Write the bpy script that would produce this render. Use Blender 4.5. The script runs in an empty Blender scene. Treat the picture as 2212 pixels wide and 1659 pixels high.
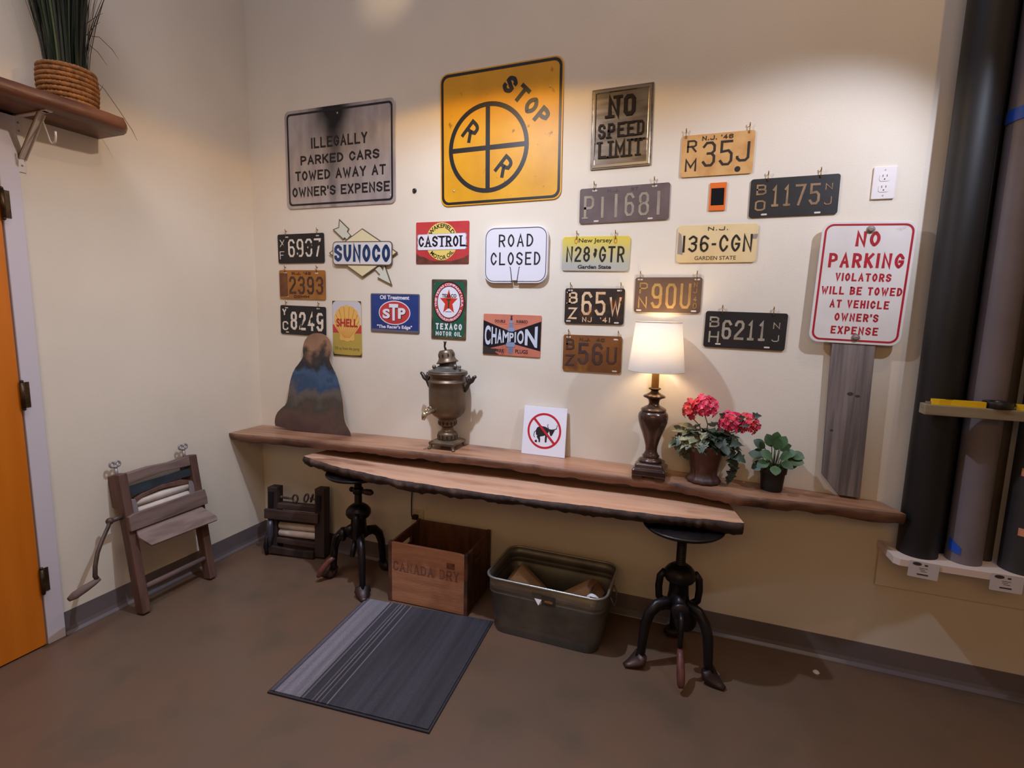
import bpy, bmesh, math, random
from math import sin, cos, pi, radians, sqrt, atan2
from mathutils import Vector, Matrix

SC = bpy.context.scene
COL = SC.collection
rnd = random.Random(7)

# ------------------------------------------------------------------ camera, world, lights, exposure
cd = bpy.data.cameras.new('camera')
cd.sensor_fit = 'HORIZONTAL'; cd.sensor_width = 36.0; cd.lens = 18.356
cd.clip_start = 0.02; cd.clip_end = 50
cam = bpy.data.objects.new('camera', cd); COL.objects.link(cam)
cam.matrix_world = Matrix(((0.936064, -0.069528, 0.344892, 2.49967),
                           (0.351052, 0.119381, -0.928715, -2.38401),
                           (0.023398, 0.990411, 0.136156, 1.41972),
                           (0, 0, 0, 1)))
SC.camera = cam

w = bpy.data.worlds.new('world'); SC.world = w; w.use_nodes = True
w.node_tree.nodes['Background'].inputs[0].default_value = (0.5, 0.45, 0.42, 1)
w.node_tree.nodes['Background'].inputs[1].default_value = 0.05

SC.view_settings.view_transform = 'Standard'
SC.view_settings.look = 'None'
SC.view_settings.exposure = 0.10
SC.view_settings.gamma = 1.0
SC.view_settings.use_curve_mapping = False


def lamp(name, kind, loc, energy, color, size=0.03, spot=None, blend=0.2, target=None):
    l = bpy.data.lights.new(name, kind)
    l.energy = energy; l.color = color
    if kind == 'AREA':
        l.shape = 'RECTANGLE'; l.size = size[0]; l.size_y = size[1]
    else:
        l.shadow_soft_size = size
    if kind == 'SPOT':
        l.spot_size = radians(spot); l.spot_blend = blend
    o = bpy.data.objects.new(name, l); COL.objects.link(o); o.location = loc
    if target is not None:
        d = Vector(target) - Vector(loc)
        o.rotation_euler = d.to_track_quat('-Z', 'Y').to_euler()
    return o


# ceiling downlight near the sign wall: wide beam, warm rim of the reflector, tight core
L1 = (1.52, -0.82, 2.575)
lamp('downlight_edge', 'SPOT', L1, 40, (0.435, 0.67, 1.0), 0.022, 159, 0.42)
lamp('downlight_rim', 'SPOT', L1, 17, (1.0, 0.54, 0.05), 0.022, 163, 0.12)
lamp('downlight_mid', 'SPOT', L1, 60, (0.49, 0.70, 1.0), 0.025, 120, 0.9)
lamp('downlight_core', 'SPOT', L1, 34, (0.72, 0.78, 1.0), 0.03, 60, 0.12)
# second ceiling lamp, higher and further right
lamp('ceiling_lamp_right', 'SPOT', (3.7, -1.05, 4.2), 44, (1.0, 0.66, 0.3), 0.03, 150, 0.4)
lamp('left_wall_fill', 'SPOT', (1.3, -2.3, 4.2), 135, (0.92, 0.88, 0.96), 0.5, 62, 1.0, (0.2, -0.35, 0.7))  # unseen fill spot, added to brighten the left wall
# track head at the right, aimed at the wall
lamp('track_head_right', 'SPOT', (3.5, -0.9, 2.575), 64, (0.68, 0.78, 1.0), 0.022, 60, 0.7, (2.66, 0, 1.66))
# unseen overhead area fill, added for the ambient light
lamp('overhead_fill', 'AREA', (1.9, -1.5, 4.35), 25, (0.50, 0.67, 1.0), (3.2, 1.2))
# warm fill added behind the camera to lift the wall under the shelf
lamp('warm_room_fill', 'AREA', (2.4, -4.3, 2.7), 15, (1.0, 0.63, 0.27), (2.4, 0.9), target=(1.9, 0, 0.6))
# unseen spot added to make the warm glow on the wall above the signs
lamp('wall_glow_spot', 'SPOT', (1.25, -0.75, 3.25), 9, (1.0, 0.8, 0.55), 0.03, 26, 1.0, (0.93, 0, 2.98))


# ------------------------------------------------------------------ materials
MATS = {}


def M(name, col, rough=0.5, metal=0.0, col2=None, scale=8.0, lo=0.4, hi=0.65, bump=0.0, bscale=60.0,
      stretch=(1, 1, 1), detail=5.0, col3=None, scale3=3.0, lo3=0.5, hi3=0.7, stretch3=(1, 1, 1), spec=None, coat=0.0, sub=None):
    if name in MATS:
        return MATS[name]
    m = bpy.data.materials.new(name); m.use_nodes = True
    nt = m.node_tree; N = nt.nodes; L = nt.links
    b = N['Principled BSDF']
    b.inputs['Roughness'].default_value = rough
    b.inputs['Metallic'].default_value = metal
    if spec is not None:
        b.inputs['Specular IOR Level'].default_value = spec
    if coat:
        b.inputs['Coat Weight'].default_value = coat
        b.inputs['Coat Roughness'].default_value = 0.12
    tc = N.new('ShaderNodeTexCoord')

    def noise(sc, st, det):
        mp = N.new('ShaderNodeMapping'); mp.inputs['Scale'].default_value = st
        L.new(tc.outputs['Object'], mp.inputs[0])
        n = N.new('ShaderNodeTexNoise'); n.inputs['Scale'].default_value = sc; n.inputs['Detail'].default_value = det
        L.new(mp.outputs[0], n.inputs['Vector'])
        return n.outputs['Fac']

    def mixc(a, bcol, fac, l, h):
        r = N.new('ShaderNodeMapRange'); r.inputs['From Min'].default_value = l; r.inputs['From Max'].default_value = h
        L.new(fac, r.inputs['Value'])
        x = N.new('ShaderNodeMix'); x.data_type = 'RGBA'
        L.new(r.outputs[0], x.inputs['Factor'])
        if isinstance(a, tuple):
            x.inputs[6].default_value = (*a, 1)
        else:
            L.new(a, x.inputs[6])
        x.inputs[7].default_value = (*bcol, 1)
        return x.outputs[2]
    out = col
    if col2 is not None:
        out = mixc(out, col2, noise(scale, stretch, detail), lo, hi)
    if col3 is not None:
        out = mixc(out, col3, noise(scale3, stretch3, detail), lo3, hi3)
    if isinstance(out, tuple):
        b.inputs['Base Color'].default_value = (*out, 1)
    else:
        L.new(out, b.inputs['Base Color'])
    if bump:
        bp = N.new('ShaderNodeBump'); bp.inputs['Strength'].default_value = bump; bp.inputs['Distance'].default_value = 0.01
        L.new(noise(bscale, stretch, 4), bp.inputs['Height'])
        L.new(bp.outputs[0], b.inputs['Normal'])
    MATS[name] = m
    return m


def srgb(r, g, b):
    f = lambda c: (c / 255) / 12.92 if c <= 10 else (((c / 255) + 0.055) / 1.055) ** 2.4
    return (f(r), f(g), f(b))


# ------------------------------------------------------------------ mesh builder
class MB:
    def __init__(s):
        s.v = []; s.f = []; s.m = []; s.s = []

    def add(s, vs, fs, mi=0, smooth=False, T=None):
        o = len(s.v)
        for p in vs:
            p = Vector(p)
            s.v.append(T @ p if T is not None else p)
        for f in fs:
            s.f.append([i + o for i in f]); s.m.append(mi); s.s.append(smooth)
        return s

    def box(s, x0, x1, y0, y1, z0, z1, mi=0, T=None):
        return s.add([(x0, y0, z0), (x1, y0, z0), (x1, y1, z0), (x0, y1, z0), (x0, y0, z1), (x1, y0, z1), (x1, y1, z1), (x0, y1, z1)],
                     [(0, 3, 2, 1), (4, 5, 6, 7), (0, 1, 5, 4), (1, 2, 6, 5), (2, 3, 7, 6), (3, 0, 4, 7)], mi, False, T)

    def ext(s, poly, y0, y1, mi=0, T=None):          # polygon (x, z), front face at y0
        n = len(poly)
        vs = [(p[0], y0, p[1]) for p in poly] + [(p[0], y1, p[1]) for p in poly]
        fs = [tuple(range(n)), tuple(range(2 * n - 1, n - 1, -1))]
        fs += [(i, i + n, (i + 1) % n + n, (i + 1) % n) for i in range(n)]
        return s.add(vs, fs, mi, False, T)

    def ring(s, a, b, y0, y1, mi=0, T=None):         # strip between two equal-length closed outlines
        n = len(a)
        vs = [(p[0], y0, p[1]) for p in a] + [(p[0], y0, p[1]) for p in b] + [(p[0], y1, p[1]) for p in a] + [(p[0], y1, p[1]) for p in b]
        fs = []
        for i in range(n):
            j = (i + 1) % n
            fs += [(i, j, j + n, i + n), (i, i + 2 * n, j + 2 * n, j), (i + n, j + n, j + 3 * n, i + 3 * n)]
        return s.add(vs, fs, mi, False, T)

    def slab(s, poly, z0, z1, mi=0, side=None, T=None):   # polygon (x, y), z may be a function
        n = len(poly)
        f0 = z0 if callable(z0) else (lambda x, y: z0)
        f1 = z1 if callable(z1) else (lambda x, y: z1)
        vs = [(p[0], p[1], f1(*p)) for p in poly] + [(p[0], p[1], f0(*p)) for p in poly]
        s.add(vs, [tuple(range(n)), tuple(range(2 * n - 1, n - 1, -1))], mi, False, T)
        return s.add(vs, [(i, i + n, (i + 1) % n + n, (i + 1) % n) for i in range(n)], mi if side is None else side, False, T)

    def tube(s, path, r, n=10, closed=False, mi=0, T=None, flat=1.0, up=None):
        P = [Vector(p) for p in path]; k = len(P)
        R = r if isinstance(r, (list, tuple)) else [r] * k
        rings = []; prev = None
        for i in range(k):
            if closed:
                d = P[(i + 1) % k] - P[i - 1]
            else:
                d = P[min(i + 1, k - 1)] - P[max(i - 1, 0)]
            d.normalize()
            u = Vector(up) if up is not None else (prev if prev is not None else (Vector((0, 0, 1)) if abs(d.z) < 0.9 else Vector((1, 0, 0))))
            a = (u - d * u.dot(d))
            if a.length < 1e-6:
                a = d.orthogonal()
            a.normalize(); b = d.cross(a); prev = a
            rings.append([P[i] + a * (R[i] * cos(2 * pi * j / n)) + b * (R[i] * flat * sin(2 * pi * j / n)) for j in range(n)])
        return s.loft(rings, closed, mi, T, True)

    def loft(s, rings, closed=False, mi=0, T=None, smooth=True, caps=True):
        n = len(rings[0]); k = len(rings)
        vs = [p for r in rings for p in r]; fs = []
        for i in range(k if closed else k - 1):
            a = i * n; b = ((i + 1) % k) * n
            for j in range(n):
                q = (j + 1) % n
                fs.append((a + j, a + q, b + q, b + j))
        s.add(vs, fs, mi, smooth, T)
        if not closed and caps:
            o = len(s.v) - len(vs)
            s.f.append([o + j for j in range(n - 1, -1, -1)]); s.m.append(mi); s.s.append(False)
            s.f.append([o + (k - 1) * n + j for j in range(n)]); s.m.append(mi); s.s.append(False)
        return s

    def lathe(s, prof, n=32, c=(0, 0, 0), mi=0, T=None, smooth=True, caps=True, sq=None):
        rings = []
        for (r, z) in prof:
            rings.append([Vector((c[0] + r * cos(2 * pi * j / n), c[1] + r * sin(2 * pi * j / n), c[2] + z)) for j in range(n)])
        return s.loft(rings, False, mi, T, smooth, caps)

    def ball(s, c, r, n=10, mi=0, T=None, sc=(1, 1, 1)):
        k = max(5, n // 2 + 1)
        rings = []
        for i in range(k):
            t = -pi / 2 + pi * (i + 0.02) / (k - 1 + 0.04)
            rings.append([Vector((c[0] + sc[0] * r * cos(t) * cos(2 * pi * j / n), c[1] + sc[1] * r * cos(t) * sin(2 * pi * j / n), c[2] + sc[2] * r * sin(t))) for j in range(n)])
        return s.loft(rings, False, mi, T, True)

    def build(s, name, mats, parent=None, loc=None, bevel=0.0, seg=2, sub=0, local=False):
        me = bpy.data.meshes.new(name)
        if not isinstance(mats, (list, tuple)):
            mats = [mats]
        for m in mats:
            me.materials.append(m)
        off = Vector((0, 0, 0))
        if loc is not None:
            off = Vector(loc)
        elif parent is not None and not local:
            off = parent.matrix_basis.translation.copy()
            pp = parent.parent
            while pp is not None:
                off += pp.matrix_basis.translation; pp = pp.parent
        me.from_pydata([tuple(v - off) for v in s.v], [], s.f)
        me.polygons.foreach_set('material_index', s.m)
        me.polygons.foreach_set('use_smooth', s.s)
        b = bmesh.new(); b.from_mesh(me)
        bmesh.ops.recalc_face_normals(b, faces=b.faces[:])
        b.to_mesh(me); b.free(); me.update()
        o = bpy.data.objects.new(name, me); COL.objects.link(o)
        if parent is not None:
            o.parent = parent
        elif loc is not None:
            o.location = off
        if bevel:
            md = o.modifiers.new('bevel', 'BEVEL'); md.width = bevel; md.segments = seg; md.limit_method = 'ANGLE'; md.angle_limit = radians(40)
        if sub:
            md = o.modifiers.new('sub', 'SUBSURF'); md.levels = sub; md.render_levels = sub
        return o


def tag(o, label=None, cat=None, group=None, kind=None):
    if label: o['label'] = label
    if cat: o['category'] = cat
    if group: o['group'] = group
    if kind: o['kind'] = kind
    return o


def thing(name, label, cat, loc, group=None, mat=None):
    o = bpy.data.objects.new(name, None); COL.objects.link(o)
    o.empty_display_size = 0.05
    if mat is not None:
        o.matrix_basis = mat
    else:
        o.location = loc
    return tag(o, label, cat, group)


def rrect(w, h, r, n=5, cx=0.0, cz=0.0):
    pts = []
    for (sx, sz, a0) in ((1, -1, -90), (1, 1, 0), (-1, 1, 90), (-1, -1, 180)):
        for i in range(n + 1):
            a = radians(a0 + 90 * i / n)
            pts.append((cx + sx * (w / 2 - r) + r * cos(a), cz + sz * (h / 2 - r) + r * sin(a)))
    return pts


def ell(cx, cz, rx, rz, n=48, a0=0):
    return [(cx + rx * cos(a0 + 2 * pi * i / n), cz + rz * sin(a0 + 2 * pi * i / n)) for i in range(n)]


# ------------------------------------------------------------------ lettering
_T = {}


def tmesh(s, bold=0.0):
    key = (s, bold)
    if key in _T:
        return _T[key]
    cu = bpy.data.curves.new('text', 'FONT'); cu.body = s; cu.offset = bold; cu.extrude = 0.01; cu.resolution_u = 4
    o = bpy.data.objects.new('text', cu); COL.objects.link(o)
    dg = bpy.context.evaluated_depsgraph_get(); dg.update()
    me = bpy.data.meshes.new_from_object(o.evaluated_get(dg))
    vs = [tuple(v.co) for v in me.vertices]; fs = [tuple(p.vertices) for p in me.polygons]
    bpy.data.objects.remove(o); bpy.data.curves.remove(cu); bpy.data.meshes.remove(me)
    x0 = min(v[0] for v in vs); x1 = max(v[0] for v in vs); y0 = min(v[1] for v in vs); y1 = max(v[1] for v in vs)
    vs = [((v[0] - x0) / (x1 - x0), (v[1] - y0) / max(1e-6, y1 - y0), v[2] > 0) for v in vs]
    _T[key] = (vs, fs, (x1 - x0) / max(1e-6, y1 - y0))
    return _T[key]


def text(mb, s, u0, u1, v0, v1, y, h=0.0006, bold=0.0, mi=0, fn=None, rot=0.0):
    vs, fs, asp = tmesh(s, bold)
    out = []
    cu, cv = (u0 + u1) / 2, (v0 + v1) / 2
    for (X, Y, fr) in vs:
        if fn:
            u, v = fn(X, Y)
        else:
            u, v = u0 + X * (u1 - u0), v0 + Y * (v1 - v0)
            if rot:
                du, dv = u - cu, v - cv
                u, v = cu + du * cos(rot) - dv * sin(rot), cv + du * sin(rot) + dv * cos(rot)
        out.append((u, y - h if fr else y, v))
    mb.add(out, fs, mi)


def arc_fn(cx, cz, rx, rz, a0, a1, h, inner=False):
    # upright text along an ellipse; a0..a1 in degrees left to right, h letter height
    def fn(X, Y):
        a = radians(a0 + (a1 - a0) * X)
        k = (Y * h) if not inner else (-(1 - Y) * h + 0)
        if inner:
            k = -(Y * h)
        return cx + (rx + k) * cos(a), cz + (rz + k) * sin(a)
    return fn


G = {
    '0': [[(.25, 0), (.75, 0), (1, .15), (1, .85), (.75, 1), (.25, 1), (0, .85), (0, .15), 'c']],
    '1': [[(.5, 0), (.5, 1)]],
    'L1': [[(.5, 0), (.5, 1), (.2, .86)], [(.12, 0), (.88, 0)]],
    '2': [[(0, .8), (.02, .87), (.25, 1), (.75, 1), (1, .87), (1, .64), (0, .12), (0, 0), (1, 0)]],
    '3': [[(0, .85), (.25, 1), (.75, 1), (1, .87), (1, .64), (.75, .53), (.4, .53)], [(.75, .53), (1, .4), (1, .15), (.75, 0), (.25, 0), (0, .15)]],
    '4': [[(.7, 0), (.7, 1), (0, .3), (1, .3)]],
    '5': [[(.95, 1), (.05, 1), (.05, .56), (.7, .6), (1, .46), (1, .15), (.75, 0), (.25, 0), (0, .15)]],
    '6': [[(1, .85), (.75, 1), (.25, 1), (0, .85), (0, .15), (.25, 0), (.75, 0), (1, .15), (1, .42), (.75, .56), (.25, .56), (0, .44)]],
    '7': [[(0, 1), (1, 1), (.35, 0)]],
    '8': [[(.25, .53), (.75, .53), (.96, .65), (.96, .87), (.75, 1), (.25, 1), (.04, .87), (.04, .65), 'c'], [(.25, .53), (.75, .53), (1, .4), (1, .14), (.75, 0), (.25, 0), (0, .14), (0, .4), 'c']],
    '9': [[(0, .15), (.25, 0), (.75, 0), (1, .15), (1, .85), (.75, 1), (.25, 1), (0, .85), (0, .58), (.25, .44), (.75, .44), (1, .56)]],
    'A': [[(0, 0), (.5, 1), (1, 0)], [(.2, .33), (.8, .33)]],
    'B': [[(0, 0), (.7, 0), (1, .13), (1, .4), (.75, .52), (0, .52)], [(.75, .52), (.93, .63), (.93, .88), (.7, 1), (0, 1)], [(0, 0), (0, 1)]],
    'C': [[(1, .8), (1, .86), (.75, 1), (.25, 1), (0, .85), (0, .15), (.25, 0), (.75, 0), (1, .14), (1, .2)]],
    'D': [[(0, 0), (.7, 0), (1, .16), (1, .84), (.7, 1), (0, 1), 'c']],
    'E': [[(1, 0), (0, 0), (0, 1), (1, 1)], [(0, .52), (.8, .52)]],
    'F': [[(0, 0), (0, 1), (1, 1)], [(0, .52), (.75, .52)]],
    'G': [[(1, .82), (1, .86), (.75, 1), (.25, 1), (0, .85), (0, .15), (.25, 0), (.75, 0), (1, .14), (1, .45), (.6, .45)]],
    'H': [[(0, 0), (0, 1)], [(1, 0), (1, 1)], [(0, .5), (1, .5)]],
    'I': [[(.5, 0), (.5, 1)]],
    'J': [[(0, .2), (0, .15), (.25, 0), (.75, 0), (1, .15), (1, 1)]],
    'K': [[(0, 0), (0, 1)], [(1, 1), (0, .4)], [(.3, .56), (1, 0)]],
    'L': [[(0, 1), (0, 0), (1, 0)]],
    'M': [[(0, 0), (0, 1), (.5, .3), (1, 1), (1, 0)]],
    'N': [[(0, 0), (0, 1), (1, 0), (1, 1)]],
    'O': [[(.25, 0), (.75, 0), (1, .15), (1, .85), (.75, 1), (.25, 1), (0, .85), (0, .15), 'c']],
    'P': [[(0, 0), (0, 1), (.75, 1), (1, .87), (1, .58), (.75, .46), (0, .46)]],
    'R': [[(0, 0), (0, 1), (.75, 1), (1, .87), (1, .58), (.75, .46), (0, .46)], [(.5, .46), (1, 0)]],
    'S': [[(1, .82), (1, .86), (.75, 1), (.25, 1), (0, .86), (0, .64), (.25, .54), (.75, .48), (1, .37), (1, .14), (.75, 0), (.25, 0), (0, .14), (0, .2)]],
    'T': [[(.5, 0), (.5, 1)], [(0, 1), (1, 1)]],
    'U': [[(0, 1), (0, .15), (.25, 0), (.75, 0), (1, .15), (1, 1)]],
    'V': [[(0, 1), (.5, 0), (1, 1)]],
    'W': [[(0, 1), (.25, 0), (.5, .75), (.75, 0), (1, 1)]],
    'X': [[(0, 0), (1, 1)], [(0, 1), (1, 0)]],
    'Y': [[(0, 1), (.5, .48), (1, 1)], [(.5, .48), (.5, 0)]],
    'Z': [[(0, 1), (1, 1), (0, 0), (1, 0)]],
    '-': [[(.1, .45), (.9, .45)]], '.': [[(.5, 0), (.5, .07)]], "'": [[(.5, .8), (.5, 1)]], ' ': [],
}
WD = {'1': .45, 'L1': .8, 'I': .3, '.': .2, "'": .25, ' ': .5, 'M': 1.3, 'W': 1.35, '-': .55, 'A': 1.05}


def stroke(mb, pts, closed, wdt, y, h, mi, T=None):
    n = len(pts); hw = wdt / 2
    L = []; R = []
    for i in range(n):
        p = Vector(pts[i])
        if closed or 0 < i < n - 1:
            a = (p - Vector(pts[i - 1])).normalized(); b = (Vector(pts[(i + 1) % n]) - p).normalized()
        elif i == 0:
            a = b = (Vector(pts[1]) - p).normalized()
        else:
            a = b = (p - Vector(pts[i - 1])).normalized()
        na = Vector((-a.y, a.x)); nb = Vector((-b.y, b.x)); m = (na + nb)
        if m.length < 1e-5:
            m = na
        m.normalize(); k = hw / max(0.45, m.dot(na))
        L.append(p + m * k); R.append(p - m * k)
    for i in range(n if closed else n - 1):
        j = (i + 1) % n
        q = [L[i], L[j], R[j], R[i]]
        cx = 0.86 if h > .001 else 1.0
        mid = [(a + b) / 2 for a, b in ((L[i], R[i]), (L[j], R[j]), (L[j], R[j]), (L[i], R[i]))]
        fr = [m_ + (p_ - m_) * cx for p_, m_ in zip(q, mid)]
        hh = h + 3e-5 * (i % 5)
        vs = [(p.x, y - hh, p.y) for p in fr] + [(p.x, y, p.y) for p in q]
        mb.add(vs, [(0, 1, 2, 3), (0, 4, 5, 1), (1, 5, 6, 2), (2, 6, 7, 3), (3, 7, 4, 0)], mi, False, T)


def smooth_run(pts, cl):
    for _ in range(3):
        n = len(pts); out = []
        for i in range(n):
            if not cl and i in (0, n - 1):
                out.append(pts[i]); continue
            p, a, b = Vector(pts[i]), Vector(pts[i - 1]), Vector(pts[(i + 1) % n])
            u, v = (p - a), (b - p)
            if u.length < 1e-6 or v.length < 1e-6:
                continue
            if u.angle(v) > radians(72):
                out.append(pts[i])
            else:
                out.append(tuple(p + (a - p) * .25)); out.append(tuple(p + (b - p) * .25))
        pts = out
    return pts


RX_ = {.25: .42, .75: .58}
RZ_ = {.15: .29, .85: .71, .14: .25, .86: .75, .87: .77, .8: .72, .2: .28, .82: .74}


def roundish(c, pts):
    if c in 'OCGQ0JU':
        return [(RX_.get(p[0], p[0]), RZ_.get(p[1], p[1])) for p in pts]
    if c in 'DBPR':
        return [({.75: .6, .7: .5}.get(p[0], p[0]), {.16: .3, .84: .7}.get(p[1], p[1])) for p in pts]
    if c in 'S23568':
        return [(RX_.get(p[0], p[0]), p[1]) for p in pts]
    return pts


def block(mb, s, u0, u1, v0, v1, y, wdt, h=0.0012, mi=0, gap=0.32, serif=False, seq=None, rnd_=False, T=None):
    chars = seq or list(s)
    ws = [WD.get(c, 1.0) for c in chars]
    # solve the unit width so that the run fills u0..u1
    tot = sum(ws) + gap * (len(chars) - 1)
    k = (u1 - u0) / tot
    x = u0; lift = 0.0
    for c, cwid in zip(chars, ws):
        cw = cwid * k
        a0, a1 = x + wdt / 2, x + cw - wdt / 2
        b0, b1 = v0 + wdt / 2, v1 - wdt / 2
        if a1 < a0:
            a0 = a1 = x + cw / 2
        for st in G[c]:
            cl = st[-1] == 'c'
            raw = st[:-1] if cl else st
            if rnd_:
                raw = smooth_run(roundish(c, raw), cl)
            pts = [(a0 + p[0] * (a1 - a0), b0 + p[1] * (b1 - b0)) for p in raw]
            if not cl:      # square the ends off to the outline
                for e, nb in ((0, 1), (-1, -2)):
                    d = Vector(pts[e]) - Vector(pts[nb])
                    if d.length > 0:
                        pts[e] = tuple(Vector(pts[e]) + d.normalized() * (wdt / 2))
            stroke(mb, pts, cl, wdt, y, h + lift, mi, T); lift = (lift + 6e-5) % 2.4e-4
            if serif and not cl:
                for e in (0, -1):
                    px, pz = pts[e]; sw = wdt * 1.15
                    if abs(pz - v0) < wdt * 0.8 or abs(pz - v1) < wdt * 0.8:
                        zz = v0 if abs(pz - v0) < abs(pz - v1) else v1
                        lo, hi = (zz, zz + wdt * .55) if zz == v0 else (zz - wdt * .55, zz)
                        mb.ext([(px - sw, lo), (px + sw, lo), (px + sw, hi), (px - sw, hi)], y - h - 3e-4, y, mi, T)
        x += cw + gap * k


def words(e, mat, runs, name='lettering', T=None):
    # every word is a part of its own; a run is (kind, string, u0, u1, v0, v1, y, options)
    for kind, t, a, b, c, d, y, kw in runs:
        if kind == 't':
            mb = MB(); text(mb, t, a, b, c, d, y, **kw)
            mb.build(name, mat, e, local=T is None)
            continue
        kw = dict(kw); wd = kw.pop('w'); h = kw.pop('h', .0006); g = kw.get('gap', .32)
        ws = [WD.get(q, 1.0) for q in t]
        k = (b - a) / (sum(ws) + g * (len(t) - 1))
        x = a; i0 = 0
        for i, q in enumerate(t + ' '):
            if q == ' ':
                if i > i0:
                    n = i - i0
                    ln = (sum(ws[i0:i]) + g * (n - 1)) * k
                    mb = MB(); block(mb, t[i0:i], x, x + ln, c, d, y, wd, h, T=T, **kw)
                    mb.build(name, mat, e, local=T is None)
                    x += ln
                x += (g * 2 + WD[' ']) * k
                i0 = i + 1

# ------------------------------------------------------------------ the room
wallm = M('wall_paint', (0.75, 0.655, 0.535), 0.75, bump=0.06, bscale=180, col2=(0.715, 0.622, 0.503), scale=2.5)
basem = M('vinyl_base', srgb(112, 100, 100), 0.32, col2=srgb(98, 88, 88), scale=3)
floorm = M('stained_concrete', srgb(101, 80, 64), 0.42, col2=srgb(106, 79, 61), scale=1.7, lo=0.42, hi=0.62, col3=srgb(92, 75, 59), scale3=4.5, lo3=0.5, hi3=0.68, bump=0.03, bscale=14, detail=8)
ceilm = M('ceiling_paint', (0.6, 0.57, 0.52), 0.8)
whitem = M('trim_paint', srgb(206, 196, 202), 0.45)
RX, FY, CZ = 5.6, -4.6, 4.5


def struct(name, mb, mat, **k):
    return tag(mb.build(name, mat, **k), kind='structure')


struct('floor', MB().box(-0.12, RX + .1, FY - .1, 0.12, -0.1, 0), floorm)
struct('ceiling', MB().box(-0.12, RX + .1, FY - .1, 0.12, CZ, CZ + .1), ceilm)
struct('wall_back', MB().box(-0.12, RX + .1, 0, 0.12, 0, CZ), wallm)
struct('wall_left', MB().box(-0.12, 0, -1.17, 0, 0, CZ).box(-0.12, 0, -2.16, -1.17, 2.16, CZ).box(-0.12, 0, FY, -2.16, 0, CZ), wallm)
struct('wall_right', MB().box(RX, RX + .1, FY, 0, 0, CZ), wallm)
struct('wall_front', MB().box(-0.12, RX + .1, FY - .1, FY, 0, CZ), wallm)


def cove(a, b, name):           # vinyl cove base with a curled toe; a..b along its wall
    prof = [(0.0, 0.102), (0.003, 0.102), (0.0045, 0.03), (0.008, 0.014), (0.018, 0.005), (0.020, 0.001), (0.0, 0.001)]
    mb = MB(); rings = []
    for (t) in (a, b):
        rings.append([Vector((t, -p[0], p[1])) if name == 'baseboard_back' else Vector((p[0], t, p[1])) for p in prof])
    mb.loft(rings, smooth=False)
    return struct(name, mb, basem)


cove(0.0, RX, 'baseboard_back')
cove(-1.103, -0.001, 'baseboard_left')

# door frame and door in the left wall
tr = MB()
tr.box(-0.12, 0.014, -1.168, -1.104, 0, 2.16).box(-0.12, 0.014, -2.22, -2.158, 0, 2.16).box(-0.12, 0.014, -2.22, -1.104, 2.10, 2.165)
struct('trim_1', tr, whitem, bevel=0.003)
doorm = M('door_veneer', srgb(212, 118, 20), 0.38, col2=srgb(196, 102, 12), scale=2.2, stretch=(6, 6, 0.5), lo=0.35, hi=0.7)
door = struct('door_1', MB().box(-0.032, 0.012, -2.155, -1.1745, 0.006, 2.097), doorm, bevel=0.002)
hingem = M('hinge_bronze', srgb(86, 66, 44), 0.42, 0.75, col2=srgb(60, 44, 30), scale=30)
for hz in (1.775, 1.055, 0.285):
    hb = MB().tube([(0.022, -1.171, hz - .05), (0.022, -1.171, hz + .05)], 0.008, 12)
    hb.box(0.012, 0.0165, -1.171, -1.145, hz - .05, hz + .05).ball((0.022, -1.171, hz + .054), 0.007, 8).ball((0.022, -1.171, hz - .054), 0.007, 8)
    hb.build('hinge', hingem, door)

# ------------------------------------------------------------------ signs on the back wall
black = M('black_enamel', srgb(26, 23, 26), 0.45)
white = M('white_enamel', srgb(232, 226, 230), 0.35)
SG = 'signs on the back wall'
PG = 'licence plates on the back wall'


def sign(name, label, cat, c, w_, h_, rot, mats, r=0.012, th=0.003, group=SG, gap=0.002, poly=None, bev=0.0012):
    T = Matrix.Translation((c[0], -gap, c[1])) @ Matrix.Rotation(radians(-rot), 4, 'Y')
    e = thing(name, label, cat, None, group, T)
    mb = MB().ext(poly or rrect(w_, h_, r), -th, 0)
    mb.build('plate', mats, e, local=True, bevel=bev)
    return e


def part(name, mb, mats, e, **k):
    return mb.build(name, mats, e, local=True, **k)


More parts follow.
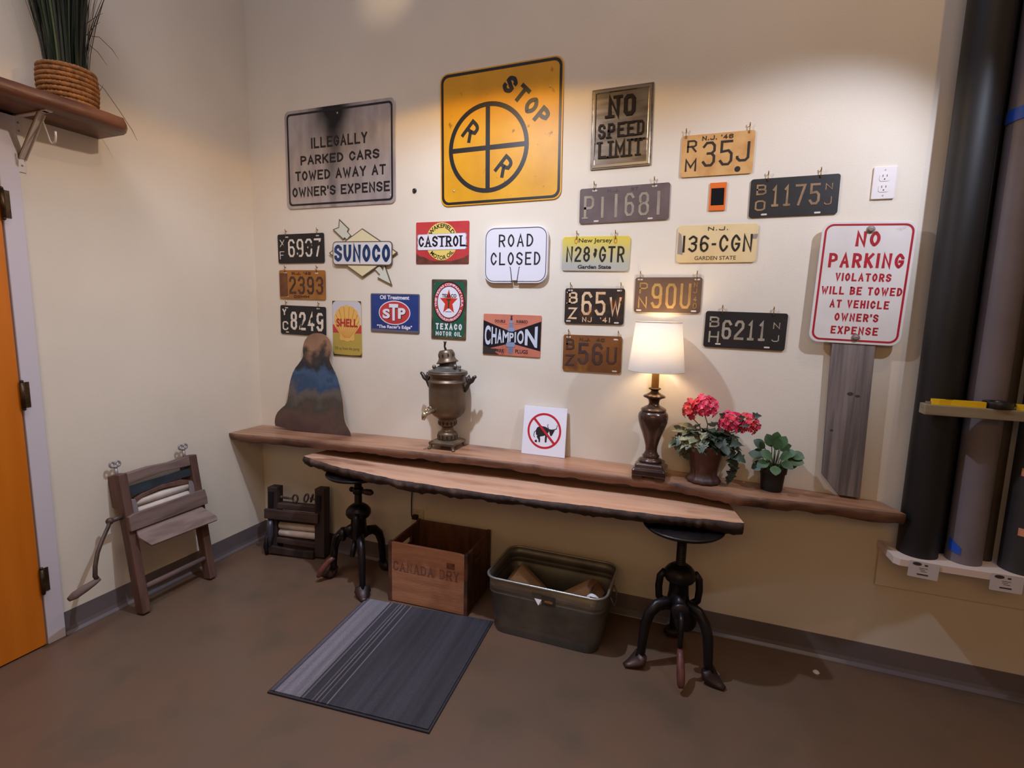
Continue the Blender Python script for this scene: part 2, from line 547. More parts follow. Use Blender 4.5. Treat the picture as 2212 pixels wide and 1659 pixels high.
# --- ILLEGALLY PARKED CARS
alu = M('aluminium_weathered', srgb(196, 186, 184), 0.34, 0.55, col2=srgb(168, 158, 158), scale=5, stretch=(3, 1, 1), bump=0.02)
def painted_reflection_mat():
    m = M('aluminium_painted_reflection', srgb(196, 186, 184), 0.36, 0.5, col2=srgb(172, 162, 162), scale=5, stretch=(3, 1, 1))
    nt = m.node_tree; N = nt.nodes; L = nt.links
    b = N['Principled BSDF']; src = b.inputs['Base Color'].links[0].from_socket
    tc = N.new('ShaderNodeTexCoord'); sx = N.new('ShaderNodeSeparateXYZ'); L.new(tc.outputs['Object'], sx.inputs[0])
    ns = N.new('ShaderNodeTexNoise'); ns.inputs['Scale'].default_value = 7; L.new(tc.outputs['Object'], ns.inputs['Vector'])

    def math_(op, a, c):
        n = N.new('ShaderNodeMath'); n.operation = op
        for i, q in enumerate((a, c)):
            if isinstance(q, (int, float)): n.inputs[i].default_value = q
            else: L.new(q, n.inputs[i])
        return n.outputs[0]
    # dark reflection painted into the colour: widest at the top edge, tapering downwards
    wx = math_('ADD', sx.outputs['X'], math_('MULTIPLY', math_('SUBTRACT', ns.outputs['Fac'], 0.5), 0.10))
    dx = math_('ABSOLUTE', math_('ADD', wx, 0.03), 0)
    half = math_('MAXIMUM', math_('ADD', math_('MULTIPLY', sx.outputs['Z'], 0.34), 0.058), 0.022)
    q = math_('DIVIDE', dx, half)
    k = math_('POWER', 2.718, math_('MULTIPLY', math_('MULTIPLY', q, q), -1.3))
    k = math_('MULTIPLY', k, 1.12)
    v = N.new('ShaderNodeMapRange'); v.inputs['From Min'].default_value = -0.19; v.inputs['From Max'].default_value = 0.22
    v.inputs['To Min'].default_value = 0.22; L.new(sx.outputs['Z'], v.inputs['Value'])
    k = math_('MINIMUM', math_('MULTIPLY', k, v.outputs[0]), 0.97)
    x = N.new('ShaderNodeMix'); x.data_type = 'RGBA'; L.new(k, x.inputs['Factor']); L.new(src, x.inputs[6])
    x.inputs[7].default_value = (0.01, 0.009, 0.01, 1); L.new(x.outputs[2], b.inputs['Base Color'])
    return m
s = sign('towing_sign', 'large white metal sign lettered ILLEGALLY PARKED CARS TOWED AWAY', 'sign', (0.609, 2.213), 0.702, 0.511, 0, painted_reflection_mat(), 0.03, 0.004)
words(s, black, [('b', t, a, b_, c_, d_, -.004, dict(w=.0096, h=.0007, gap=.22, rnd_=True)) for t, a, b_, c_, d_ in [('ILLEGALLY', -0.1752, 0.1833, 0.0513, 0.1063), ('PARKED CARS', -0.2490, 0.2555, -0.0292, 0.0188), ('TOWED AWAY AT', -0.2878, 0.2937, -0.1102, -0.0597), ("OWNER'S EXPENSE", -0.3115, 0.3174, -0.1942, -0.1432)]])
part('border', MB().ring(rrect(0.672, 0.48, 0.022), rrect(0.652, 0.46, 0.016), -0.0048, -0.004), black, s)
for bx, bz in ((-.318, .215), (.318, .215), (-.318, -.215), (.318, -.215), (0.0, .215)):
    part('rivet', MB().ball((bx, -0.004, bz), 0.005, 8, sc=(1, .5, 1)), alu, s)

# --- STOP RR
yel = M('yellow_enamel', srgb(222, 160, 14), 0.46, 0.0, col2=srgb(206, 142, 10), scale=4, col3=srgb(150, 100, 20), scale3=22, lo3=0.66, hi3=0.74, bump=0.015, bscale=5)
s = sign('railroad_sign', 'big square yellow metal sign with STOP and a black R R circle', 'sign', (1.522, 2.236), 0.613, 0.611, 0.8, yel, 0.04, 0.004)
part('border', MB().ring(rrect(0.600, 0.598, 0.036), rrect(0.576, 0.574, 0.028), -0.0048, -0.004), black, s)
cx, cz, R_ = -0.056, -0.05, 0.2045
mb = MB().ring(ell(cx, cz, R_, R_, 64), ell(cx, cz, R_ - .021, R_ - .021, 64), -0.0048, -0.004)
mb.box(cx - .011, cx + .011, -0.0047, -0.004, cz - R_ + .01, cz + R_ - .01).box(cx - R_ + .01, cx - .011, -0.0047, -0.004, cz - .011, cz + .011).box(cx + .011, cx + R_ - .01, -0.0047, -0.004, cz - .011, cz + .011)
part('crossing_emblem', mb, black, s)
for t, u, v in [('S', 0.0543, 0.2145), ('T', 0.1105, 0.1665), ('O', 0.1590, 0.1110), ('P', 0.2100, 0.0600)]:
    mb = MB(); block(mb, t, -.028, .028, -.039, .039, -0.004, .0185, .0008, rnd_=True, T=Matrix.Translation((u, 0, v)) @ Matrix.Rotation(radians(45), 4, 'Y'))
    part('letter', mb, black, s)
for u, v in [(-0.143, 0.0325), (0.028, -0.140)]:
    mb = MB(); block(mb, 'R', -.030, .030, -.047, .047, -0.004, .0165, .0008, rnd_=True, T=Matrix.Translation((u, 0, v)) @ Matrix.Rotation(radians(43), 4, 'Y'))
    part('letter', mb, black, s)
part('rivet', MB().ball((-.235, -0.004, -.235), 0.006, 8, sc=(1, .5, 1)), alu, s)
part('rivet', MB().ball((.245, -0.004, .18), 0.005, 8, sc=(1, .5, 1)), alu, s)

# --- NO SPEED LIMIT (embossed bare metal)
pol = M('pressed_tin', srgb(150, 142, 134), 0.26, 0.9, col2=srgb(112, 104, 98), scale=6, stretch=(1, 1, 6))
dkm = M('dark_paint_emboss', srgb(40, 34, 32), 0.25, 0.5)
s = sign('speed_sign', 'dark pressed metal NO SPEED LIMIT sign with shiny raised frame', 'sign', (2.089, 2.217), 0.261, 0.332, 0.8, pol, 0.004, 0.004)
words(s, dkm, [('b', 'NO', -0.060, 0.058, 0.043, 0.130, -0.004, dict(w=.0175, h=.006, serif=True, gap=.3)), ('b', 'SPEED', -0.0994, 0.0976, -0.0395, 0.0205, -0.004, dict(w=.0098, h=.006, serif=True, gap=.35)), ('b', 'LIMIT', -0.097, 0.092, -0.1220, -0.0524, -0.004, dict(w=.0110, h=.006, serif=True, gap=.4))])
fr = MB()
o = [(-.124, -.160), (.124, -.160), (.124, .160), (-.124, .160)]
q = [(-.121, -.157), (.121, -.157), (.121, .157), (-.121, .157)]
i_ = [(-.113, -.149), (.113, -.149), (.113, .149), (-.113, .149)]
o2 = [(-.110, -.146), (.110, -.146), (.110, .146), (-.110, .146)]
rings = [[Vector((p[0], y, p[1])) for p in P] for P, y in ((o, -.004), (q, -.0105), (i_, -.0105), (o2, -.004))]
fr.loft(rings, smooth=False, caps=False)
part('raised_frame', fr, M('bright_tin', srgb(190, 182, 172), 0.2, 0.95), s)

# --- licence plates: block characters embossed on worn plates
def plate(name, label, c, w_, h_, rot, base, ink, chars, slots=(), r=0.010, gap=0.004, rim=None):
    e = sign(name, label, 'licence plate', c, w_, h_, rot, base, r, 0.0018, PG, gap, bev=0.0006)
    for ch in chars:
        t, a, b_, c_, d_, wd = ch[:6]
        kw = ch[6] if len(ch) > 6 else {}
        mb = MB(); block(mb, t, a, b_, c_, d_, -0.0018, wd, 0.0014, **kw)
        part('characters', mb, ink, e)
    if rim is not None:
        part('rim', MB().ring(rrect(w_ - .004, h_ - .004, r), rrect(w_ - .011, h_ - .011, max(.003, r - .003)), -0.003, -0.0018), rim, e)
    if slots:
        for (u, v) in slots:
            part('bolt_slot', MB().ext(rrect(0.022, 0.0065, 0.003, 3, u, v), -0.0022, -0.0018), M('slot_light', srgb(206, 196, 184), 0.6), e)
    return e


S1 = {'seq': None}
ink_dk = M('ink_dark', srgb(38, 28, 26), 0.5)
tan = M('plate_tan', srgb(208, 160, 98), 0.5, col2=srgb(186, 128, 64), scale=14, lo=0.45, hi=0.75, col3=srgb(120, 66, 30), scale3=9, lo3=0.66, hi3=0.8)
p = plate('licence_plate', 'tan licence plate RM 35J with a dark round spot, highest of the plates', (2.482, 2.076), 0.277, 0.165, 0, tan, ink_dk,
          [('N.J.', -0.0597, -.004, 0.0577, 0.0747, 0.0035), ("'46", .012, 0.0578, 0.0577, 0.0747, 0.0035), ('R', -0.1171, -0.0791, 0.0150, 0.0630, 0.007), ('M', -0.1209, -0.0764, -0.0600, -0.0105, 0.007), ('35', -0.0550, 0.0600, -0.0457, 0.0517, 0.0095), ('J', 0.0730, 0.1225, -0.0350, 0.0400, 0.0095)])
part('round_spot', MB().ext(ell(0.082, -0.063, 0.011, 0.011, 20), -0.0026, -0.0018), black, p)
PL = {'RM': p}
grey = M('plate_greybrown', srgb(92, 78, 78), 0.45, 0.3, col2=srgb(108, 92, 92), scale=8, bump=0.03)
PL['P11'] = plate('licence_plate', 'long grey brown licence plate P 11681 under the pressed metal speed sign', (2.114, 1.899), 0.388, 0.152, 0.9, grey, M('ink_khaki', srgb(156, 142, 124), 0.5, col2=srgb(136, 122, 106), scale=20),
                  [('P', -0.1744, -0.1274, -0.0547, 0.0433, 0.012, {'serif': True}), ('1', -0.099, -0.0834, -0.0546, 0.0359, 0.012), ('1', -0.0388, -0.0238, -0.0556, 0.0435, 0.013), ('6', 0.0062, 0.0472, -0.0534, 0.0441, 0.011), ('8', 0.0652, 0.1102, -0.0539, 0.0427, 0.011), ('1', 0.1417, 0.1557, -0.0543, 0.0433, 0.013)],
                  [(-0.1273, 0.0645), (0.1298, 0.0655), (-0.1173, -0.0667), (0.1167, -0.0673)])
words(PL['P11'], M('ink_greybrown', srgb(72, 60, 62), 0.5), [('b', 'N.J.', -.07, -.02, .053, .067, -.0018, dict(w=.003)), ('b', '37', .03, .06, .053, .067, -.0018, dict(w=.003))], 'characters')
blk = M('plate_black', srgb(20, 18, 19), 0.5, 0.0, col2=srgb(30, 26, 27), scale=12, bump=0.03)
PL['BO'] = plate('licence_plate', 'black licence plate BO 1175 NJ with tan figures, upper right', (2.775, 1.896), 0.312, 0.149, 0.5, blk, M('ink_tan', srgb(150, 118, 84), 0.55, col2=srgb(120, 92, 64), scale=25),
                 [('B', -0.1340, -0.0965, 0.0114, 0.0525, 0.007), ('O', -0.1360, -0.0970, -0.0496, -0.0085, 0.007), ('', -0.0787, 0.0923, -0.0361, 0.0445, 0.0095, {'seq': ['L1', 'L1', '7', '5']}), ('N', 0.1080, 0.1330, 0.0165, 0.0415, 0.004), ('J', 0.1076, 0.1331, -0.0385, -0.0080, 0.004)],
                 [(-0.1, -.064), (.088, -.066)])


def two_tone(name, top, bot, z0, z1, rough=0.4):
    m = M(name, top, rough)
    nt = m.node_tree; N = nt.nodes; L = nt.links
    tc = N.new('ShaderNodeTexCoord'); sx = N.new('ShaderNodeSeparateXYZ'); L.new(tc.outputs['Object'], sx.inputs[0])
    mr = N.new('ShaderNodeMapRange'); mr.inputs['From Min'].default_value = z0; mr.inputs['From Max'].default_value = z1
    L.new(sx.outputs['Z'], mr.inputs['Value'])
    x = N.new('ShaderNodeMix'); x.data_type = 'RGBA'; L.new(mr.outputs[0], x.inputs['Factor'])
    x.inputs[6].default_value = (*bot, 1); x.inputs[7].default_value = (*top, 1)
    L.new(x.outputs[2], N['Principled BSDF'].inputs['Base Color'])
    return m


p = plate('licence_plate', 'yellow to grey New Jersey licence plate N28 GTR', (2.000, 1.689), 0.306, 0.152, -0.7, two_tone('plate_fade', srgb(214, 190, 74), srgb(172, 170, 160), -0.05, 0.06), M('ink_black', srgb(24, 22, 22), 0.45),
          [('N28', -0.1332, -0.0237, -0.0359, 0.0321, 0.0085, {'rnd_': True}), ('GTR', 0.0178, 0.1298, -0.0376, 0.0323, 0.0085, {'rnd_': True})], r=0.014)
words(p, MATS['ink_black'], [('t', 'New Jersey', -0.0784, 0.0736, 0.043, 0.0675, -0.0018, dict(bold=.01)), ('t', 'Garden State', -0.0771, 0.0749, -0.0670, -0.0495, -0.0018, dict(bold=.03))])
mb = MB().ext([(-.002, -.0205), (.004, -.012), (.007, -.002), (.006, .006), (.009, .012), (.006, .02), (-.002, .023), (-.006, .018), (-.003, .008), (-.008, .002), (-.008, -.008), (-.004, -.012)], -0.0024, -0.0018)
part('state_outline', mb, MATS['ink_black'], p); PL['N28'] = p
for u in (-.09, .088):
    part('sticker_ring', MB().tube([(u + .006 * cos(a), -.0022, .056 + .011 * sin(a)) for a in [2 * pi * i / 12 for i in range(12)]], 0.0014, 6, True), M('copper_mark', srgb(196, 110, 40), 0.4), p)
p = plate('licence_plate', 'cream licence plate 136-CGN with peeling left edge', (2.505, 1.722), 0.310, 0.154, 0, M('plate_cream', srgb(226, 200, 150), 0.45, col2=srgb(214, 184, 132), scale=5, col3=srgb(140, 130, 124), scale3=11, lo3=0.68, hi3=0.72), M('ink_black', srgb(24, 22, 22), 0.45),
          [('136-CGN', -0.1355, 0.1370, -0.0340, 0.0345, 0.0085, {'rnd_': True}), ('N.J.', -0.0355, 0.0415, 0.0530, 0.0680, 0.003)], r=0.014)
mb = MB(); text(mb, 'GARDEN STATE', -0.0815, 0.0795, -0.0665, -0.0505, -0.0018, bold=.01)
part('state_lettering', mb, M('ink_brown', srgb(92, 74, 48), 0.5), p)
mb = MB().ext([(-.152, -.04), (-.13, -.045), (-.135, .0), (-.14, .04), (-.152, .05)], -.0021, -.0018)
part('peeled_patch', mb, M('bare_metal', srgb(160, 156, 156), 0.4, 0.6), p); PL['CGN'] = p
rusty = M('plate_rusty_dark', srgb(44, 34, 30), 0.5, 0.2, col2=srgb(80, 52, 34), scale=16, lo=.5, hi=.7, bump=0.06)
worn = M('ink_worn', srgb(226, 190, 150), 0.5, col2=srgb(190, 128, 80), scale=18, lo=.5, hi=.66, col3=srgb(50, 36, 30), scale3=26, lo3=.66, hi3=.7)
PL['BZ65'] = plate('licence_plate', 'dark rusty licence plate BZ 65W with worn pale figures', (2.005, 1.455), 0.273, 0.161, 0.1, rusty, worn,
                   [('B', -0.1182, -0.0767, 0.0106, 0.0637, 0.009, {'serif': True}), ('Z', -0.1183, -0.0783, -0.0598, -0.0073, 0.008), ('65', -0.0577, 0.0523, -0.0410, 0.0645, 0.012), ('W', 0.0697, 0.1238, -0.0397, 0.0419, 0.0105), ('NJ', -.052, -.008, -.072, -.049, .004), ("'41", .03, 0.078, -0.072, -0.049, 0.004)],
                   [(-.112, .071), (.112, .071), (-.117, -.069), (.105, -.072)])
PL['PN'] = plate('licence_plate', 'brown licence plate PN 90U with dull gold figures, just above the lamp', (2.323, 1.509), 0.277, 0.151, 0.1, M('plate_brown', srgb(112, 88, 74), 0.4, 0.35, col2=srgb(98, 74, 62), scale=7), M('ink_gold', srgb(172, 140, 84), 0.45, 0.2, col2=srgb(150, 116, 66), scale=16),
                 [('P', -0.1194, -0.0839, 0.0060, 0.0530, 0.006), ('N', -0.1226, -0.0846, -0.0570, -0.0075, 0.006), ('90U', -0.0670, 0.0975, -0.0573, 0.0492, 0.012), ('N', 0.1066, 0.1211, 0.0330, 0.0540, 0.003), ('J', 0.1045, 0.1205, 0.0090, 0.0290, 0.003), ('4', 0.1070, 0.1215, -0.0265, -0.0050, 0.003), ('0', 0.1074, 0.1224, -0.0565, -0.0330, 0.003)],
                 [(-.118, .066), (.118, .066), (-.118, -.067), (.112, -.067)])
PL['BZ56'] = plate('licence_plate', 'rusty orange brown licence plate BZ 56U beside the lampshade', (2.004, 1.239), 0.272, 0.168, 0.1, M('plate_rust', srgb(134, 80, 34), 0.55, 0.15, col2=srgb(96, 54, 30), scale=6, lo=.4, hi=.7, col3=srgb(170, 108, 30), scale3=4, lo3=.6, hi3=.7), M('ink_rust', srgb(58, 38, 34), 0.6, col2=srgb(80, 50, 38), scale=20),
                   [('B', -0.1222, -0.0822, 0.0140, 0.0660, 0.009), ('Z', -0.1233, -0.0818, -0.0600, -0.0075, 0.009), ('56', -0.0643, 0.0513, -0.0507, 0.0493, 0.014), ('U', 0.0687, 0.1147, -0.0439, 0.0341, 0.010), ('N.J.', -0.0586, -.01, 0.057, 0.072, 0.003), ('40', .02, 0.0564, 0.057, 0.072, 0.003)],
                   [(-.112, .073), (.108, .069), (.108, -.075)])
PL['BH'] = plate('licence_plate', 'black licence plate BH 6211 NJ with pale figures, right of the lamp', (2.640, 1.367), 0.312, 0.151, -0.8, blk, M('ink_pale', srgb(168, 154, 134), 0.55, col2=srgb(140, 126, 108), scale=24),
                 [('B', -0.1384, -0.0990, 0.0081, 0.0531, 0.007), ('H', -0.1375, -0.0966, -0.0558, -0.0079, 0.007), ('', -0.0870, 0.0810, -0.0402, 0.0402, 0.0105, {'seq': ['6', '2', 'L1', 'L1']}), ('N', 0.1057, 0.1307, 0.0119, 0.0374, 0.004), ('J', 0.1044, 0.1314, -0.0406, -0.0126, 0.004)],
                 [(-0.098, -.061), (.09, -.065)])
chip = M('ink_chipped', srgb(222, 208, 190), 0.5, col2=srgb(34, 28, 26), scale=24, lo=.56, hi=.62)
PL['XF'] = plate('licence_plate', 'black licence plate XF 6937, topmost of the three near the corner', (0.342, 1.744), 0.324, 0.160, 0.3, blk, chip,
                 [('X', -0.1455, -0.1135, 0.0115, 0.0505, 0.004), ('F', -0.1490, -0.1170, -0.0565, -0.0130, 0.004), ('6937', -0.0877, 0.1398, -0.0462, 0.0513, 0.011)], [(-.095, .064), (.118, .066)])
PL['N23'] = plate('licence_plate', 'orange brown licence plate 2393, middle of the three near the corner', (0.344, 1.545), 0.325, 0.161, -0.4, M('plate_orange', srgb(168, 108, 42), 0.5, col2=srgb(140, 84, 32), scale=9, lo=.4, hi=.7), M('ink_brownblack', srgb(58, 38, 26), 0.55, col2=srgb(84, 54, 32), scale=30),
                  [('2393', -0.0915, 0.1460, -0.0518, 0.0457, 0.0135), ('N.J.', -0.0704, -.01, 0.0550, 0.0705, 0.0045), ("'40", .012, 0.0616, 0.0550, 0.0705, 0.0045), ('COMM', -0.0596, 0.0479, -0.0730, -0.0585, 0.0035)],
                  [(-.116, .064), (.103, .064), (-.11, -.066)])
part('worn_strip', MB().ext(rrect(.056, .13, .004, 3, -.131, -.002), -.0022, -.0018), M('worn_rust', srgb(92, 56, 34), 0.6, col2=srgb(120, 72, 38), scale=22), PL['N23'])
PL['YC'] = plate('licence_plate', 'black licence plate YC 8249, lowest of the three near the corner', (0.342, 1.345), 0.323, 0.164, -1.0, blk, chip,
                 [('Y', -0.1458, -0.1183, 0.0259, 0.0609, 0.008), ('C', -0.1464, -0.1064, -0.0605, -0.0090, 0.008), ('8249', -0.0883, 0.1425, -0.0553, 0.0473, 0.0145)], [(-.116, .068), (.108, .071), (-.113, -.071), (.108, -.072)])

# wall hooks that carry the plates
brass = M('hook_brass', srgb(150, 112, 60), 0.35, 0.8)
hk = MB().tube([(0, 0.004, .017), (0, -.008, .017), (0, -.0125, .0195), (0, -.0125, .027)], 0.0021, 8).tube([(0, -.0095, .017), (0, -.0105, .004), (0, -.0095, -.008), (0, -.0065, -.0105)], 0.0017, 8)
hook0 = None
PD = {'RM': 'tan RM 35J plate', 'P11': 'grey brown P 11681 plate', 'BO': 'black BO 1175 plate', 'N28': 'yellow and grey N28 GTR plate', 'BZ65': 'rusty BZ 65W plate', 'PN': 'brown PN 90U plate', 'BZ56': 'rusty BZ 56U plate', 'BH': 'black BH 6211 plate', 'XF': 'black XF 6937 plate', 'N23': 'orange 2393 plate', 'YC': 'black YC 8249 plate'}
HK = {'RM': (-.124, .116, .082), 'P11': (-.130, .128, .076), 'BO': (-.095, .088, .074), 'N28': (-.088, .086, .074), 'BZ65': (-.112, .118, .08), 'PN': (-.118, .116, .075), 'BZ56': (-.112, .118, .083), 'BH': (-.092, .102, .075), 'XF': (-.1, .118, .08), 'N23': (-.118, .105, .08), 'YC': (-.118, .112, .082)}
for k, (ua, ub, v) in HK.items():
    T = PL[k].matrix_basis
    for u, side in ((ua, 'left'), (ub, 'right')):
        q = T @ Vector((u, 0, v))
        if hook0 is None:
            hook0 = hk.build('wall_hook', brass, loc=(0, 0, 0)); o = hook0
        else:
            o = hook0.copy(); COL.objects.link(o)
        o.location = (q.x, 0, q.z)
        tag(o, 'small brass wall hook at the %s top of the %s' % (side, PD[k]), 'hook', 'plate hooks on the wall')

# ------------------------------------------------------------------ printed tin signs
TG = 'tin advertising signs on the back wall'
redp = M('red_print', srgb(196, 62, 62), 0.4, col2=srgb(182, 52, 54), scale=6)
rustp = M('printed_rust', srgb(110, 60, 44), 0.5, col2=srgb(84, 44, 36), scale=20)
navy = M('navy_print', srgb(20, 48, 88), 0.35, col2=srgb(30, 66, 112), scale=16, stretch=(1, 1, 3))
cream = M('cream_print', srgb(226, 214, 172), 0.4, col2=srgb(218, 204, 160), scale=4)
pale = M('pale_print', srgb(206, 206, 188), 0.4)
edge = M('tin_edge', srgb(112, 98, 82), 0.45, 0.4)
yelp = M('yellow_print', srgb(228, 200, 104), 0.4)
print_black = M('black_print', srgb(22, 20, 30), 0.4)
print_white = M('white_print', srgb(226, 220, 226), 0.4)


def tagged(*a):
    return sign(*a[:3], *a[3:])


# --- arrow and diamond sign
e = thing('arrow_sign', 'cream diamond tin sign with blue lettering and an arrow through it', 'sign', None, TG, Matrix.Translation((0.756, -0.002, 1.712)) @ Matrix.Rotation(radians(1.0), 4, 'Y'))
up = [(-.0987, .0657), (-.1139, .0785), (-.1258, .0713), (-.1938, .124), (-.155, .1357), (-.1517, .1778), (-.0888, .1269), (-.0985, .1108), (-.0731, .0882)]
lo_ = [(.073, -.0812), (.1085, -.1126), (.0908, -.1279), (.1815, -.1653), (.1377, -.063), (.1291, -.0902), (.1036, -.0606)]


def shrink(P, k):
    cx = sum(p[0] for p in P) / len(P); cz = sum(p[1] for p in P) / len(P)
    return [(cx + (p[0] - cx) * k, cz + (p[1] - cz) * k) for p in P]


for P in (up, lo_):
    a = MB().ext(P, -.006, 0); a.ext(shrink(P, .86), -.0065, -.006, 1)
    a.build('arrow_half', [edge, pale], e, local=True)
dia = [(-.2175, -.001), (0, -.1265), (.2175, .003), (-.001, .1265)]
a = MB().ext(dia, -.010, -.004); a.ext(shrink(dia, .955), -.0106, -.010, 1)
a.build('diamond', [edge, cream], e, local=True)
a = MB().ext(rrect(.376, .124, .022, 5, -.001, -.002), -.013, -.008); a.ext(rrect(.366, .114, .018, 5, -.001, -.002), -.0136, -.013, 1)
a.build('banner', [edge, M('banner_print', srgb(214, 208, 206), 0.4)], e, local=True)
mb = MB(); block(mb, 'SUNOCO', -.178, .175, -.046, .043, -.0136, .0175, .0006, rnd_=True, gap=.2)
part('lettering', mb, navy, e)

# --- red oil sign with yellow roundel
e = sign('oil_sign', 'red tin motor oil sign with yellow roundel and white banner', 'sign', (1.226, 1.755), 0.297, 0.204, -0.3, redp, 0.006, 0.003, TG)
part('roundel', MB().ext(ell(-.002, .006, .0885, .092, 48), -.0034, -.003), yelp, e)
mb = MB(); text(mb, 'WAKEFIELD', 0, 0, 0, 0, -.0034, fn=arc_fn(-.002, .006, .064, .066, 152, 28, .021), bold=.02)
part('round_lettering', mb, print_black, e)
mb = MB(); text(mb, 'MOTOR OIL', 0, 0, 0, 0, -.0034, fn=lambda X, Y: (-.002 + (.085 - .02 * Y) * cos(radians(220 + 104 * X)), .006 + (.089 - .02 * Y) * sin(radians(220 + 104 * X))), bold=.02)
part('round_lettering', mb, print_black, e)
ban = [(-.136, -.036), (.132, -.034), (.138, -.026), (.136, -.01), (.138, .004), (.135, .02), (.138, .036), (.131, .045), (-.137, .042), (-.142, .033), (-.139, .018), (-.142, .002), (-.139, -.014), (-.142, -.028)]
a = MB().ext(ban, -.0042, -.003); a.ext(shrink(ban, .965), -.0045, -.0042, 1)
a.build('banner', [M('grey_print', srgb(150, 146, 158), 0.4), print_white], e, local=True)
mb = MB(); block(mb, 'CASTROL', -.132, .1305, -.020, .033, -.0045, .009, .0004, serif=True, gap=.26, rnd_=True)
part('lettering', mb, print_black, e)
mb = MB().ext([(-.147, -.1), (.147, -.1), (.147, -.06), (.118, -.074), (.09, -.082), (.05, -.09), (.0, -.086), (-.04, -.09), (-.075, -.082), (-.1, -.07), (-.125, -.066), (-.147, -.05)], -.0037, -.0034)
part('rust_patch', mb, rustp, e)

# --- scallop shell sign
e = sign('shell_sign', 'tall tin sign with a yellow scallop shell over red and ochre bands', 'sign', (0.643, 1.309), 0.191, 0.302, 0, M('ochre_print', srgb(186, 158, 70), 0.4, col2=srgb(176, 150, 66), scale=5), 0.006, 0.003, TG)
part('pale_panel', MB().ext([(-.094, .021), (.094, .021), (.094, .149), (-.094, .149)], -.0033, -.003), M('lilac_print', srgb(202, 196, 202), 0.4), e)
part('red_band', MB().ext([(-.094, -.024), (.094, -.024), (.094, .021), (-.094, .021)], -.0033, -.003), redp, e)
sh = []
NL = 9
for i in range(NL):
    a0 = radians(208 - 236 * i / NL); a1 = radians(208 - 236 * (i + 1) / NL)
    for j in range(5):
        t = j / 5
        a = a0 + (a1 - a0) * t; k = 1 + 0.055 * sin(pi * t)
        sh.append((.0005 + .083 * k * cos(a), .044 + .080 * k * sin(a) if sin(a) > 0 else .044 + .09 * k * sin(a)))
sh += [(.046, -.03), (.050, -.055), (.042, -.066), (.022, -.064), (0, -.072), (-.022, -.064), (-.042, -.066), (-.050, -.055), (-.046, -.03)]
shell_yel = M('shell_print', srgb(230, 184, 98), 0.4, col2=srgb(222, 168, 84), scale=9)
part('scallop', MB().ext(sh, -.0038, -.0033), shell_yel, e)
mb = MB()
for i in range(NL + 1):
    a = radians(206 - 232 * i / NL)
    tx, tz = .0005 + .080 * cos(a), .044 + .077 * sin(a)
    bx, bz = -.0005 + .030 * (i / NL - .5) * 1.1, -.050
    d = Vector((tx - bx, tz - bz)); n_ = Vector((-d.y, d.x)).normalized()
    mb.ext([(bx - n_.x * .0008, bz - n_.y * .0008), (bx + n_.x * .0008, bz + n_.y * .0008), (tx + n_.x * .0016, tz + n_.y * .0016), (tx - n_.x * .0016, tz - n_.y * .0016)], -.0041, -.0038)
part('scallop_ribs', mb, M('rib_print', srgb(190, 118, 52), 0.4), e)
mb = MB(); text(mb, 'SHELL', -.069, .071, .0095, .0545, -.0041, bold=.03)
part('lettering', mb, M('deep_red_print', srgb(176, 40, 42), 0.4), e)
mb = MB(); text(mb, 'Fill up from the pump', -.08, .08, -.122, -.1005, -.003)
part('script', mb, M('olive_ink', srgb(120, 92, 40), 0.5), e)
sco = M('scorch', srgb(50, 40, 32), 0.6)
for sx, sz in ((-1, -1), (1, -1), (-1, 1), (1, 1)):
    part('scorched_corner', MB().ext([(sx * .094, sz * .1495), (sx * .094, sz * .128), (sx * .088, sz * .141), (sx * .072, sz * .1495)], -.0036, -.0033), sco, e)
part('scorched_edge', MB().ext([(-.085, -.1495), (.085, -.1495), (.08, -.143), (.03, -.1455), (-.04, -.144), (-.08, -.142)], -.0036, -.003), sco, e)

# --- blue oil treatment sign
e = sign('oil_treatment_sign', 'blue tin sign with a red oval and white lettering', 'sign', (0.948, 1.400), 0.299, 0.203, -0.4, M('blue_print', srgb(36, 62, 124), 0.35, col2=srgb(30, 52, 108), scale=5), 0.008, 0.003, TG)
mb = MB().ring(rrect(.297, .201, .008), rrect(.287, .191, .005), -.0036, -.003); mb.ext([(-.145, -.098), (.145, -.098), (.145, -.088), (-.145, -.085)], -.0037, -.003)
part('steel_rim', mb, M('rim_steel', srgb(120, 118, 128), 0.35, 0.5), e)
a = MB().ext(ell(-.001, .002, .0965, .0635, 56), -.0036, -.003); a.ext(ell(-.001, .002, .0915, .0585, 56), -.0039, -.0036, 1)
a.build('oval', [print_white, redp], e, local=True)
for t, a, b_, c_, d_, bo in (('S', -.073, -.028, -.029, .022, .045), ('P', .022, .067, -.028, .028, .045), ('T', -.033, .023, -.039, .048, .04)):
    mb = MB(); text(mb, t, a + .0028, b_ + .0028, c_ - .0022, d_ - .0022, -.0039, .0003, bold=bo + .012, mi=1); text(mb, t, a, b_, c_, d_, -.0042, .0005, bold=bo)
    part('oval_letter', mb, [print_white, print_black], e)
words(e, print_white, [('t', 'Oil Treatment', -.0906, .0889, .0712, .0927, -.003, dict(bold=.03)), ('t', '"The Racer\'s Edge"', -.1094, .106, -.0855, -.0623, -.003, dict(bold=.03))])

